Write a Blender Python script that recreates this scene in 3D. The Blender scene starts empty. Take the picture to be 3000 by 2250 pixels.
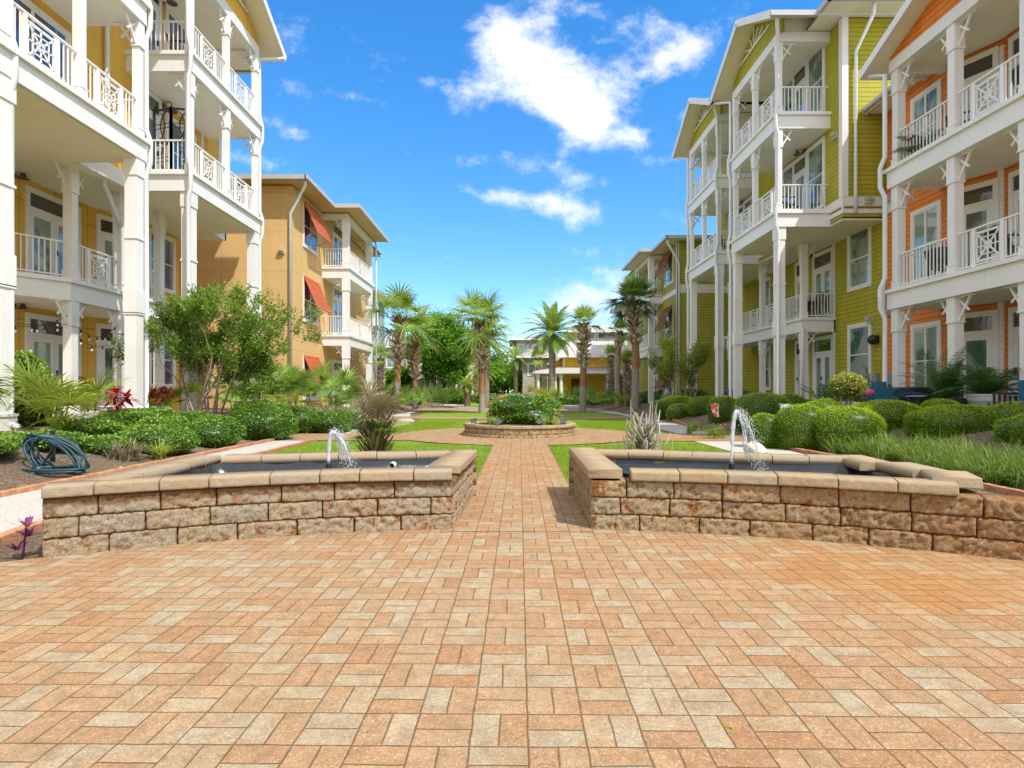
import bpy, math, random
import numpy as np
from mathutils import Vector, noise
random.seed(7); RNG = np.random.default_rng(11)
S = bpy.context.scene; COL = S.collection
PI = math.pi
# ------------------------------------------------------------------ objects
def tag(o, label=None, cat=None, group=None, kind=None):
    if label: o['label'] = label
    if cat: o['category'] = cat
    if group: o['group'] = group
    if kind: o['kind'] = kind
    return o
def thing(name, label, cat, loc=(0,0,0), group=None, rz=0):
    o = bpy.data.objects.new(name, None); COL.objects.link(o)
    o.location = loc; o.rotation_euler = (0,0,rz); o.empty_display_size = .2
    return tag(o, label, cat, group)
def worldloc(p):
    v = Vector((0,0,0))
    while p is not None:
        v += Vector(p.location); p = p.parent
    return v
def link_mesh(name, me, m, parent=None, local=False):
    o = bpy.data.objects.new(name, me); COL.objects.link(o)
    if m is not None and len(me.materials) == 0: me.materials.append(m)
    if parent is not None: o.parent = parent
    return o
def np_mesh(name, V, F, m, parent=None, tint=None, smooth=False, local=False, edges=None):
    V = np.asarray(V, dtype=np.float32).reshape(-1,3); F = np.asarray(F, dtype=np.int32)
    if parent is not None and not local:
        V = V - np.array(worldloc(parent), dtype=np.float32)
    me = bpy.data.meshes.new(name); k = F.shape[1]
    me.vertices.add(len(V)); me.vertices.foreach_set('co', V.ravel())
    me.loops.add(F.size); me.loops.foreach_set('vertex_index', F.ravel())
    me.polygons.add(len(F)); me.polygons.foreach_set('loop_start', np.arange(0, F.size, k, dtype=np.int32))
    me.polygons.foreach_set('loop_total', np.full(len(F), k, dtype=np.int32))
    if smooth: me.polygons.foreach_set('use_smooth', np.ones(len(F), dtype=bool))
    if tint is not None:
        a = me.attributes.new('tint', 'FLOAT', 'POINT'); a.data.foreach_set('value', np.asarray(tint, dtype=np.float32))
    me.update(calc_edges=True)
    return link_mesh(name, me, m, parent)
def copy_tree(o, parent=None):
    c = o.copy(); COL.objects.link(c); c.parent = parent
    for ch in list(o.children): copy_tree(ch, c)
    return c
class MB:
    def __init__(s): s.v = []; s.f = []
    def add(s, vs, fs):
        n = len(s.v); s.v += [tuple(p) for p in vs]; s.f += [tuple(i+n for i in f) for f in fs]; return s
    def box(s, x0,x1,y0,y1,z0,z1):
        x0,x1=sorted((x0,x1)); y0,y1=sorted((y0,y1)); z0,z1=sorted((z0,z1))
        return s.add([(x0,y0,z0),(x1,y0,z0),(x1,y1,z0),(x0,y1,z0),(x0,y0,z1),(x1,y0,z1),(x1,y1,z1),(x0,y1,z1)],
              [(0,3,2,1),(4,5,6,7),(0,1,5,4),(1,2,6,5),(2,3,7,6),(3,0,4,7)])
    def lbox(s, P, u, n, u0,u1,z0,z1,n0,n1):
        vs=[]
        for z in (z0,z1):
            for a,b in ((u0,n0),(u1,n0),(u1,n1),(u0,n1)):
                vs.append((P[0]+u[0]*a+n[0]*b, P[1]+u[1]*a+n[1]*b, P[2]+z))
        return s.add(vs, [(0,3,2,1),(4,5,6,7),(0,1,5,4),(1,2,6,5),(2,3,7,6),(3,0,4,7)])
    def beam(s, p0, p1, w, t, side=None):
        p0=Vector(p0); p1=Vector(p1); d=(p1-p0)
        if d.length<1e-6: return s
        d.normalize()
        if side is None:
            side = d.cross(Vector((0,0,1)))
            if side.length<.05: side=Vector((1,0,0))
        side=Vector(side); side=(side-d*side.dot(d)).normalized(); up=side.cross(d)
        vs=[]
        for p in (p0,p1):
            for a,b in ((-1,-1),(1,-1),(1,1),(-1,1)): vs.append(p+up*(a*w/2)+side*(b*t/2))
        return s.add(vs, [(0,3,2,1),(4,5,6,7),(0,1,5,4),(1,2,6,5),(2,3,7,6),(3,0,4,7)])
    def tube(s, pts, r, n=8, cap=True):
        pts=[Vector(p) for p in pts]; k=len(pts)
        rs = r if isinstance(r,(list,tuple)) else [r]*k
        t0=(pts[1]-pts[0]).normalized(); a=t0.cross(Vector((0,0,1)))
        if a.length<.1: a=t0.cross(Vector((1,0,0)))
        a.normalize(); vs=[]
        for i,p in enumerate(pts):
            t=(pts[min(i+1,k-1)]-pts[max(i-1,0)]).normalized()
            a=(a-t*a.dot(t)).normalized(); b=t.cross(a)
            for j in range(n):
                q=2*PI*j/n; vs.append(p+(a*math.cos(q)+b*math.sin(q))*rs[i])
        fs=[(i*n+j, i*n+(j+1)%n, (i+1)*n+(j+1)%n, (i+1)*n+j) for i in range(k-1) for j in range(n)]
        if cap: fs += [tuple(range(n-1,-1,-1)), tuple((k-1)*n+j for j in range(n))]
        return s.add(vs, fs)
    def prism(s, poly, z0, z1):
        n=len(poly); a=sum(poly[i][0]*poly[(i+1)%n][1]-poly[(i+1)%n][0]*poly[i][1] for i in range(n))
        if a<0: poly=poly[::-1]
        return s.add([(x,y,z0) for x,y in poly]+[(x,y,z1) for x,y in poly],
            [tuple(range(n-1,-1,-1)), tuple(range(n,2*n))]+[(i,(i+1)%n,n+(i+1)%n,n+i) for i in range(n)])
    def lathe(s, c, prof, n=20):
        vs=[]; k=len(prof)
        for r,z in prof:
            for j in range(n): q=2*PI*j/n; vs.append((c[0]+r*math.cos(q), c[1]+r*math.sin(q), c[2]+z))
        fs=[(i*n+j, i*n+(j+1)%n, (i+1)*n+(j+1)%n, (i+1)*n+j) for i in range(k-1) for j in range(n)]
        return s.add(vs, fs+[tuple(range(n-1,-1,-1)), tuple((k-1)*n+j for j in range(n))])
    def ball(s, c, rx, ry, rz, nu=12, nv=8):
        prof=[(math.sin(PI*i/nv), -math.cos(PI*i/nv)) for i in range(nv+1)]
        vs=[]; 
        for r,z in prof:
            for j in range(nu): q=2*PI*j/nu; vs.append((c[0]+rx*r*math.cos(q), c[1]+ry*r*math.sin(q), c[2]+rz*z))
        return s.add(vs, [(i*nu+j, i*nu+(j+1)%nu, (i+1)*nu+(j+1)%nu, (i+1)*nu+j) for i in range(nv) for j in range(nu)])
    def build(s, name, m, parent=None, smooth=False, bevel=0, local=False):
        o0 = worldloc(parent) if (parent is not None and not local) else Vector((0,0,0))
        me = bpy.data.meshes.new(name)
        me.from_pydata([(p[0]-o0.x, p[1]-o0.y, p[2]-o0.z) for p in s.v], [], s.f); me.update()
        if smooth: me.polygons.foreach_set('use_smooth', [True]*len(me.polygons))
        o = link_mesh(name, me, m, parent)
        if bevel:
            b=o.modifiers.new('bevel','BEVEL'); b.width=bevel; b.segments=2; b.limit_method='ANGLE'
        return o
# ------------------------------------------------------------------ materials
def N(nt, t, **kw):
    n = nt.nodes.new(t)
    for k,v in kw.items():
        if k.startswith('i_'):
            key=k[2:]; n.inputs[int(key) if key.isdigit() else key.replace('_',' ')].default_value = v
        else: setattr(n, k, v)
    return n
def newmat(name):
    m = bpy.data.materials.new(name); m.use_nodes = True; nt = m.node_tree
    return m, nt, nt.nodes['Principled BSDF'], nt.nodes['Material Output']
def math_n(nt, op, a, b=None, c=None):
    n = nt.nodes.new('ShaderNodeMath'); n.operation = op
    for i,x in enumerate((a,b,c)):
        if x is None: continue
        if isinstance(x,(int,float)): n.inputs[i].default_value = x
        else: nt.links.new(x, n.inputs[i])
    return n.outputs[0]
def mixc(nt, fac, a, b, blend='MIX'):
    n = nt.nodes.new('ShaderNodeMix'); n.data_type='RGBA'; n.blend_type=blend
    for s_,x in (('Factor',fac),):
        if isinstance(x,(int,float)): n.inputs[0].default_value = x
        else: nt.links.new(x, n.inputs[0])
    for i,x in ((6,a),(7,b)):
        if isinstance(x,(tuple,list)): n.inputs[i].default_value = (*x[:3],1)
        else: nt.links.new(x, n.inputs[i])
    return n.outputs[2]
def noise_n(nt, vec, scale, detail=4, rough=.55):
    n = nt.nodes.new('ShaderNodeTexNoise'); n.inputs['Scale'].default_value=scale
    n.inputs['Detail'].default_value=detail; n.inputs['Roughness'].default_value=rough
    if vec is not None: nt.links.new(vec, n.inputs['Vector'])
    return n.outputs['Fac']
def ramp(nt, fac, stops):
    n = nt.nodes.new('ShaderNodeValToRGB'); e=n.color_ramp.elements
    while len(e)<len(stops): e.new(.5)
    for i,(p,c) in enumerate(stops): e[i].position=p; e[i].color=(*c[:3],1) if len(c)>=3 else (c[0],)*3+(1,)
    nt.links.new(fac, n.inputs[0]); return n.outputs[0]
def obj_co(nt): return nt.nodes.new('ShaderNodeTexCoord').outputs['Object']
def geo_pos(nt): return nt.nodes.new('ShaderNodeNewGeometry').outputs['Position']
def bump(nt, b, h, strength=.3, dist=.02):
    n = nt.nodes.new('ShaderNodeBump'); n.inputs['Strength'].default_value=strength; n.inputs['Distance'].default_value=dist
    nt.links.new(h, n.inputs['Height']); nt.links.new(n.outputs[0], b.inputs['Normal']); return n
MATS = {}
def plain(name, c, rough=.6, var=.12, scale=3, bmp=.1, bscale=60, spec=.3, metal=0, dirt=0):
    if name in MATS: return MATS[name]
    m,nt,b,_ = newmat(name); co = obj_co(nt)
    n1 = noise_n(nt, co, scale, 5)
    f = ramp(nt, n1, [(.3,(0,0,0)),(.7,(1,1,1))])
    col = mixc(nt, f, tuple(x*(1-var) for x in c), tuple(min(1,x*(1+var*.7)) for x in c))
    if dirt:
        g = ramp(nt, noise_n(nt, co, scale*4, 6, .7), [(.52,(0,0,0)),(.72,(1,1,1))])
        col = mixc(nt, math_n(nt,'MULTIPLY',g,dirt), col, tuple(x*.55 for x in c))
        st = N(nt,'ShaderNodeMapping'); st.inputs['Scale'].default_value=(9,9,.5); nt.links.new(co, st.inputs[0])
        col = mixc(nt, math_n(nt,'MULTIPLY', ramp(nt, noise_n(nt,st.outputs[0],2.2,5,.65), [(.55,(0,0,0)),(.8,(1,1,1))]), dirt*2.2), col, (c[0]*.62,c[1]*.60,c[2]*.52))
    nt.links.new(col, b.inputs['Base Color']); b.inputs['Roughness'].default_value=rough
    b.inputs['Specular IOR Level'].default_value=spec; b.inputs['Metallic'].default_value=metal
    if bmp: bump(nt, b, noise_n(nt, co, bscale, 4), bmp, .01)
    MATS[name]=m; return m
def siding(name, c, step=.15, vertical=0):
    """lap siding: one dark lap line per board, faint wood grain"""
    m,nt,b,_ = newmat(name); co = geo_pos(nt)
    sep = N(nt,'ShaderNodeSeparateXYZ'); nt.links.new(co, sep.inputs[0])
    fr = math_n(nt,'FRACT', math_n(nt,'DIVIDE', sep.outputs[2], step))
    row = math_n(nt,'FLOOR', math_n(nt,'DIVIDE', sep.outputs[2], step))
    wn = N(nt,'ShaderNodeTexWhiteNoise', noise_dimensions='1D'); nt.links.new(row, wn.inputs['W'])
    line = math_n(nt,'LESS_THAN', fr, .09)
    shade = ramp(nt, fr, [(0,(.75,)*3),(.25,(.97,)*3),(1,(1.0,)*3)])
    col = mixc(nt, math_n(nt,'MULTIPLY',wn.outputs[0],.7), tuple(x*.93 for x in c), tuple(min(1,x*1.06) for x in c))
    col = mixc(nt, ramp(nt, noise_n(nt, co, 2.2, 5), [(.4,(0,0,0)),(.75,(.5,)*3)]), col, tuple(x*.72 for x in c))
    st = N(nt,'ShaderNodeMapping'); st.inputs['Scale'].default_value=(2.5,2.5,.2); nt.links.new(co, st.inputs[0]); col = mixc(nt, ramp(nt, noise_n(nt,st.outputs[0],1.5,5), [(.45,(0,0,0)),(.8,(.45,)*3)]), col, tuple(min(1,x*1.15+.05) for x in c))
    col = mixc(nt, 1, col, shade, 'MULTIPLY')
    col = mixc(nt, line, col, tuple(x*.3 for x in c))
    nt.links.new(col, b.inputs['Base Color']); b.inputs['Roughness'].default_value=.65; b.inputs['Specular IOR Level'].default_value=.25
    h = math_n(nt,'ADD', math_n(nt,'MULTIPLY', math_n(nt,'SUBTRACT',1,fr), 1.0), math_n(nt,'MULTIPLY', noise_n(nt,co,40,3), .08))
    bump(nt, b, h, .6, .015); MATS[name]=m; return m
def panelwall(name, c, sx=1.2, sz=1.66, line=.012, offx=0., offz=0.):
    m,nt,b,_ = newmat(name); co = geo_pos(nt)
    sep = N(nt,'ShaderNodeSeparateXYZ'); nt.links.new(co, sep.inputs[0])
    def ln(o, s_, off): 
        f = math_n(nt,'FRACT', math_n(nt,'DIVIDE', math_n(nt,'ADD',o,off), s_)); return math_n(nt,'LESS_THAN', f, line/s_*2)
    xy = math_n(nt,'ADD', sep.outputs[0], sep.outputs[1])
    l = math_n(nt,'MAXIMUM', ln(xy,sx,offx), ln(sep.outputs[2],sz,offz))
    col = mixc(nt, ramp(nt, noise_n(nt,co,.8,6), [(.35,(0,0,0)),(.7,(1,1,1))]), tuple(x*.92 for x in c), tuple(min(1,x*1.07) for x in c))
    st = N(nt,'ShaderNodeMapping'); st.inputs['Scale'].default_value=(3,3,.25); nt.links.new(co, st.inputs[0])
    col = mixc(nt, ramp(nt, noise_n(nt,st.outputs[0],1.5,5), [(.5,(0,0,0)),(.85,(.35,)*3)]), col, tuple(x*.72 for x in c))
    col = mixc(nt, l, col, tuple(x*(.74 if 'tan' in name else .5) for x in c))
    nt.links.new(col, b.inputs['Base Color']); b.inputs['Roughness'].default_value=.85; b.inputs['Specular IOR Level'].default_value=.15
    bump(nt, b, math_n(nt,'SUBTRACT', noise_n(nt,co,90,3), math_n(nt,'MULTIPLY',l,2)), .25, .01); MATS[name]=m; return m
def glass(name, c=(.03,.09,.09), blinds=True, c2=(.30,.38,.33)):
    """window pane with slatted blinds drawn part way down behind it"""
    m,nt,b,_ = newmat(name); co = geo_pos(nt)
    sep = N(nt,'ShaderNodeSeparateXYZ'); nt.links.new(co, sep.inputs[0])
    fr = math_n(nt,'FRACT', math_n(nt,'DIVIDE', sep.outputs[2], .055))
    sl = ramp(nt, fr, [(0,(.15,)*3),(.25,(1,1,1)),(.9,(.75,)*3),(1,(.15,)*3)])
    big = ramp(nt, noise_n(nt, co, .9, 2), [(.42,(0,0,0)),(.5,(1,1,1))])
    f = math_n(nt,'MULTIPLY', sl, big if blinds else .0)
    col = mixc(nt, f, c, c2)
    nt.links.new(col, b.inputs['Base Color']); b.inputs['Roughness'].default_value=.04; b.inputs['Specular IOR Level'].default_value=.9
    b.inputs['IOR'].default_value=1.55; b.inputs['Coat Weight'].default_value=.6; b.inputs['Coat Roughness'].default_value=.02
    bump(nt, b, noise_n(nt, co, 1.7, 2), .06, .05); MATS[name]=m; return m
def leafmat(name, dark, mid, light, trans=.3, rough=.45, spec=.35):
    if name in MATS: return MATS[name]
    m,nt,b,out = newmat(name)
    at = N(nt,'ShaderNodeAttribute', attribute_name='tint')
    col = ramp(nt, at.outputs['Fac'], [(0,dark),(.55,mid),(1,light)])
    nt.links.new(col, b.inputs['Base Color']); b.inputs['Roughness'].default_value=rough; b.inputs['Specular IOR Level'].default_value=spec
    tr = N(nt,'ShaderNodeBsdfTranslucent'); tc = mixc(nt, .5, col, (light[0]*1.3,light[1]*1.4,light[2]*.8)); nt.links.new(tc, tr.inputs[0])
    mx = N(nt,'ShaderNodeMixShader'); mx.inputs[0].default_value=trans
    nt.links.new(b.outputs[0], mx.inputs[1]); nt.links.new(tr.outputs[0], mx.inputs[2]); nt.links.new(mx.outputs[0], out.inputs[0])
    MATS[name]=m; return m
white = plain('white_paint', (.84,.835,.81), .45, .05, 1.2, .05, 30, .35, dirt=.12)
trim  = plain('white_trim', (.78,.775,.75), .5, .05, 2, .04, 40, .3)
cream = plain('cream_soffit', (.82,.77,.63), .7, .05, 1, .04, 30, .2)
pipe  = plain('downspout_paint', (.74,.75,.74), .35, .05, 4, 0, 10, .5)
roofm = plain('grey_roof', (.33,.33,.34), .5, .2, 4, .3, 30, .3)
gutter= plain('gutter_metal', (.48,.48,.47), .4, .1, 6, 0, 10, .5)
dark  = plain('dark_metal', (.03,.03,.035), .4, .2, 5, .1, 50, .4)
yellow= panelwall('ochre_panels', (.76,.47,.09), 1.22, 3.1)
tansid= siding('tan_siding', (.60,.40,.17), .17)
tan   = panelwall('tan_stucco', (.70,.47,.21), 3.4, 1.66, offx=1.0, offz=.32)
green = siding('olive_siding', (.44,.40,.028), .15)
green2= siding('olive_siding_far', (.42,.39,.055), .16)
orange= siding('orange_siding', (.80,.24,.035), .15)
teal  = siding('teal_siding', (.36,.48,.43), .2)
clubw = siding('club_yellow', (.90,.55,.06), .2)
beige = siding('beige_siding', (.52,.46,.38), .2)
paneM = glass('window_pane'); paneB = glass('window_pane_blue', (.01,.035,.11), True, (.05,.12,.25)); paneD = glass('transom_pane', (.03,.04,.035), False)
paneF = glass('far_pane', (.08,.13,.14), True, (.35,.42,.42))
# ------------------------------------------------------------------ camera, sun, sky
CAMZ=1.234; F=1723.; HX=1500.; HY=1147.
cam = bpy.data.objects.new('camera', bpy.data.cameras.new('camera')); COL.objects.link(cam); S.camera = cam
cam.location=(0,0,CAMZ); cam.rotation_euler=(PI/2,0,0)
cam.data.sensor_width=36; cam.data.lens=36*F/3000; cam.data.shift_y=(HY-1125)/3000; cam.data.clip_end=2000; cam.data.clip_start=.05
sd = Vector((.49,-.49,1.0)).normalized()            # towards the sun
sun = bpy.data.objects.new('sun', bpy.data.lights.new('sun','SUN')); COL.objects.link(sun)
sun.location=(10,-15,30); sun.rotation_euler = sd.to_track_quat('Z','Y').to_euler()
sun.data.energy=4.9; sun.data.angle=math.radians(.53); sun.data.color=(1,.965,.90)
elev=math.asin(sd.z); az=math.atan2(sd.x, sd.y)
W = bpy.data.worlds.new('World'); S.world=W; W.use_nodes=True; nt=W.node_tree
bg=nt.nodes['Background']
sky=N(nt,'ShaderNodeTexSky'); sky.sky_type='NISHITA'; sky.sun_disc=False; sky.sun_elevation=elev; sky.sun_rotation=az; sky.air_density=1.0; sky.dust_density=.35; sky.ozone_density=2.5
tc=N(nt,'ShaderNodeTexCoord'); sp=N(nt,'ShaderNodeSeparateXYZ'); nt.links.new(tc.outputs['Generated'], sp.inputs[0])
yy=math_n(nt,'MAXIMUM', math_n(nt,'ABSOLUTE', sp.outputs[1]), .08)
u=math_n(nt,'DIVIDE', sp.outputs[0], yy); v=math_n(nt,'DIVIDE', sp.outputs[2], yy)
cv=N(nt,'ShaderNodeCombineXYZ'); nt.links.new(u,cv.inputs[0]); nt.links.new(math_n(nt,'MULTIPLY',v,1.25),cv.inputs[1]); nt.links.new(math_n(nt,'SIGN',sp.outputs[1]),cv.inputs[2])
def blob(px,py,a,b,rot,k):
    u0=(px-HX)/F; v0=(HY-py)/F; c=math.cos(math.radians(rot)); s_=math.sin(math.radians(rot))
    du=math_n(nt,'SUBTRACT',u,u0); dv=math_n(nt,'SUBTRACT',v,v0)
    p=math_n(nt,'DIVIDE', math_n(nt,'ADD', math_n(nt,'MULTIPLY',du,c), math_n(nt,'MULTIPLY',dv,s_)), a/F)
    q=math_n(nt,'DIVIDE', math_n(nt,'SUBTRACT', math_n(nt,'MULTIPLY',dv,c), math_n(nt,'MULTIPLY',du,s_)), b/F)
    r=math_n(nt,'ADD', math_n(nt,'MULTIPLY',p,p), math_n(nt,'MULTIPLY',q,q))
    return math_n(nt,'MULTIPLY', math_n(nt,'EXPONENT', math_n(nt,'MULTIPLY',r,-1)), k)
BL=[(1610,225,190,95,-30,1.0),(1690,350,110,70,-25,.95),(1480,120,90,70,-40,.8),(1790,60,190,55,-12,.85),(1900,190,150,65,15,.7),(1380,300,110,55,-8,.72),
    (1590,600,130,38,-8,.85),(1450,570,130,26,-8,.5),(1560,490,110,34,-15,.42),(1370,470,130,26,0,.3),(820,375,80,22,-18,.62),(1015,280,50,24,-12,.42),(1080,410,60,18,0,.36),(1720,530,90,26,-5,.4),
    (1850,400,40,24,0,.5),(1850,820,260,66,14,.66),(1640,960,200,60,0,.42),(1700,740,120,22,4,.4),(1150,985,180,36,0,.6),(1250,740,80,16,0,.3),(750,470,120,26,-10,.5),(1250,235,60,20,0,.35),(2050,120,90,36,30,.5)]
tot=None
for b_ in BL:
    x=blob(b_[0],b_[1],b_[2]*1.25,b_[3]*1.2,b_[4],b_[5]*.95); tot = x if tot is None else math_n(nt,'ADD',tot,x)
n1=noise_n(nt,cv.outputs[0],7.5,9,.62); n2=noise_n(nt,cv.outputs[0],2.3,4,.5)
n3=noise_n(nt,cv.outputs[0],26,8,.7)
def mr(x,a_,b_,c_=1.):
    k=N(nt,'ShaderNodeMapRange'); k.inputs[1].default_value=a_; k.inputs[2].default_value=b_; k.inputs[4].default_value=c_; nt.links.new(x,k.inputs[0]); return k.outputs[0]
# unseen cloud added overhead, to the sides and behind, as white fill light
fill_cloud=math_n(nt,'MAXIMUM', mr(sp.outputs[1],.12,-.25), math_n(nt,'MAXIMUM', mr(math_n(nt,'ABSOLUTE',u),1.0,1.6), mr(v,.82,1.3)))
tot=math_n(nt,'ADD',tot,math_n(nt,'MULTIPLY',fill_cloud,1.15))
den=math_n(nt,'SUBTRACT', math_n(nt,'ADD', math_n(nt,'ADD', math_n(nt,'MULTIPLY',tot,.50), math_n(nt,'MULTIPLY',n1,1.5)), math_n(nt,'MULTIPLY',n3,.45)), 1.24)
cl=N(nt,'ShaderNodeMapRange', interpolation_type='SMOOTHSTEP'); cl.inputs[1].default_value=-.14; cl.inputs[2].default_value=.50; nt.links.new(den,cl.inputs[0])
up=math_n(nt,'GREATER_THAN', sp.outputs[2], -.02)
fac=math_n(nt,'MULTIPLY',cl.outputs[0],up)
hs=N(nt,'ShaderNodeHueSaturation'); hs.inputs['Saturation'].default_value=1.22; hs.inputs['Value'].default_value=1.0; nt.links.new(sky.outputs[0],hs.inputs['Color'])
elevf=N(nt,'ShaderNodeMapRange'); elevf.inputs[1].default_value=.0; elevf.inputs[2].default_value=.5; elevf.inputs[3].default_value=0; elevf.inputs[4].default_value=1
nt.links.new(sp.outputs[2],elevf.inputs[0])
skc=mixc(nt, elevf.outputs[0], (1.35,1.42,1.5), (.78,1.58,1.90)); skc=mixc(nt,1,hs.outputs[0],skc,'MULTIPLY')
shade=ramp(nt, math_n(nt,'MULTIPLY',n2,cl.outputs[0]), [(.2,(9.5,9.6,10)),(.5,(8.0,8.3,8.9))])
clc=mixc(nt, fac, skc, (9.4,9.3,9.1))
nt.links.new(clc,bg.inputs[0]); bg.inputs[1].default_value=.15
S.view_settings.view_transform='Standard'; S.view_settings.look='None'; S.view_settings.exposure=0; S.view_settings.gamma=1
S.cycles.max_bounces=7; S.cycles.diffuse_bounces=4; S.cycles.transparent_max_bounces=8
# ------------------------------------------------------------------ ground
def sstep(a,b,x):
    t=min(1,max(0,(x-a)/(b-a))); return t*t*(3-2*t)
def gz(x,y):
    k=sstep(6.1,8.6,abs(x))*.56; f=1-.45*sstep(33,46,y)
    return k*f
def joint_x(y): return .03+.0122*y
def ground_mat():
    m,nt,b,_=newmat('mulch_and_soil'); co=geo_pos(nt)
    f1=ramp(nt,noise_n(nt,co,34,7,.8),[(.34,(.035,.02,.012)),(.48,(.17,.115,.075)),(.60,(.36,.28,.20)),(.68,(.62,.53,.42))])
    f2=ramp(nt,noise_n(nt,co,.5,4),[(.4,(.14,.10,.07)),(.62,(.27,.22,.16))])
    col=mixc(nt,.28,f1,f2); sep=N(nt,'ShaderNodeSeparateXYZ'); nt.links.new(co,sep.inputs[0])
    fy=N(nt,'ShaderNodeMapRange'); fy.inputs[1].default_value=60; fy.inputs[2].default_value=75; nt.links.new(sep.outputs[1],fy.inputs[0])
    col=mixc(nt,fy.outputs[0],col,(.06,.10,.025)); nt.links.new(col,b.inputs['Base Color']); b.inputs['Roughness'].default_value=.95; b.inputs['Specular IOR Level'].default_value=.1
    bump(nt,b,noise_n(nt,co,45,5,.7),1,.03); return m
xs=np.concatenate([[-400,-150,-60,-30],np.arange(-20,20.01,.5),[30,60,150,400]]); ys=np.concatenate([[-30,-10],np.arange(-5,50,.6),[60,90,150,300,900]])
VV=[(x,y,gz(x,y)-.012 if abs(x)<6 else gz(x,y)-.012+.03*noise.noise(Vector((x*.9,y*.9,0)))*min(1,max(0,abs(x)-6.0))) for y in ys for x in xs]; nx=len(xs)
FF=[(j*nx+i,j*nx+i+1,(j+1)*nx+i+1,(j+1)*nx+i) for j in range(len(ys)-1) for i in range(nx-1)]
tag(np_mesh('ground',VV,FF,ground_mat(),smooth=True),kind='structure')
def paver_mat():
    """basket-weave brick pavers, 203 mm cells of two bricks each"""
    m,nt,b,_=newmat('brick_pavers'); co=geo_pos(nt)
    mp=N(nt,'ShaderNodeMapping',vector_type='POINT'); mp.inputs['Location'].default_value=(-.03,.0124,0); mp.inputs['Rotation'].default_value=(0,0,math.atan(.0122)); nt.links.new(co,mp.inputs[0])
    ds=N(nt,'ShaderNodeTexNoise'); ds.inputs['Scale'].default_value=6; ds.inputs['Detail'].default_value=3; nt.links.new(co,ds.inputs['Vector'])
    dv=N(nt,'ShaderNodeVectorMath',operation='SUBTRACT'); nt.links.new(ds.outputs['Color'],dv.inputs[0]); dv.inputs[1].default_value=(.5,.5,.5)
    dm=N(nt,'ShaderNodeVectorMath',operation='SCALE'); dm.inputs['Scale'].default_value=.012; nt.links.new(dv.outputs[0],dm.inputs[0])
    ad=N(nt,'ShaderNodeVectorMath',operation='ADD'); nt.links.new(mp.outputs[0],ad.inputs[0]); nt.links.new(dm.outputs[0],ad.inputs[1])
    sep=N(nt,'ShaderNodeSeparateXYZ'); nt.links.new(ad.outputs[0],sep.inputs[0]); c=.203
    X=math_n(nt,'DIVIDE',sep.outputs[0],c); Y=math_n(nt,'DIVIDE',sep.outputs[1],c)
    cx=math_n(nt,'FLOOR',X); cy=math_n(nt,'FLOOR',Y); fx=math_n(nt,'FRACT',X); fy=math_n(nt,'FRACT',Y)
    par=math_n(nt,'ABSOLUTE',math_n(nt,'MODULO',math_n(nt,'ADD',cx,cy),2))      # 1: bricks run along y
    def mixf(f,p,q): return math_n(nt,'ADD',math_n(nt,'MULTIPLY',f,p),math_n(nt,'MULTIPLY',math_n(nt,'SUBTRACT',1,f),q))
    sp_=mixf(par,fx,fy); ln=mixf(par,fy,fx)
    half=math_n(nt,'FLOOR',math_n(nt,'MULTIPLY',sp_,2)); fh=math_n(nt,'FRACT',math_n(nt,'MULTIPLY',sp_,2))
    ea=math_n(nt,'MULTIPLY',math_n(nt,'MINIMUM',fh,math_n(nt,'SUBTRACT',1,fh)),c/2); eb=math_n(nt,'MULTIPLY',math_n(nt,'MINIMUM',ln,math_n(nt,'SUBTRACT',1,ln)),c)
    e=math_n(nt,'MINIMUM',ea,eb)
    jw=math_n(nt,'ADD',.0000,math_n(nt,'MULTIPLY',noise_n(nt,co,9,3),.0022))
    joint=N(nt,'ShaderNodeMapRange',interpolation_type='SMOOTHSTEP'); nt.links.new(e,joint.inputs[0]); nt.links.new(jw,joint.inputs[1]); nt.links.new(math_n(nt,'ADD',jw,.0018),joint.inputs[2]); joint.inputs[3].default_value=1; joint.inputs[4].default_value=0
    idv=N(nt,'ShaderNodeCombineXYZ'); nt.links.new(cx,idv.inputs[0]); nt.links.new(cy,idv.inputs[1]); nt.links.new(half,idv.inputs[2])
    wn=N(nt,'ShaderNodeTexWhiteNoise',noise_dimensions='3D'); nt.links.new(idv.outputs[0],wn.inputs['Vector'])
    r1=wn.outputs['Value']; sc=N(nt,'ShaderNodeSeparateColor'); nt.links.new(wn.outputs['Color'],sc.inputs[0])
    base=ramp(nt,r1,[(0,(.44,.23,.125)),(.2,(.48,.31,.19)),(.42,(.49,.34,.215)),(.55,(.45,.26,.15)),(.66,(.48,.385,.28)),(.84,(.48,.415,.325)),(1,(.52,.36,.235))])
    # flashed (two-tone) bricks
    fl=ramp(nt,noise_n(nt,co,8,4,.6),[(.42,(0,0,0)),(.62,(1,1,1))])
    base=mixc(nt,math_n(nt,'MULTIPLY',fl,.4),base,(.42,.22,.11))
    # exposed aggregate
    vo=N(nt,'ShaderNodeTexVoronoi'); vo.inputs['Scale'].default_value=150; nt.links.new(co,vo.inputs['Vector'])
    vc=N(nt,'ShaderNodeSeparateColor'); nt.links.new(vo.outputs['Color'],vc.inputs[0])
    lightg=math_n(nt,'MULTIPLY',math_n(nt,'GREATER_THAN',vc.outputs[0],.72),math_n(nt,'LESS_THAN',vo.outputs['Distance'],.42))
    darkg=math_n(nt,'MULTIPLY',math_n(nt,'LESS_THAN',vc.outputs[1],.16),math_n(nt,'LESS_THAN',vo.outputs['Distance'],.4))
    base=mixc(nt,math_n(nt,'MULTIPLY',lightg,.6),base,(.72,.64,.50)); base=mixc(nt,math_n(nt,'MULTIPLY',darkg,.5),base,(.26,.15,.09))
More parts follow.
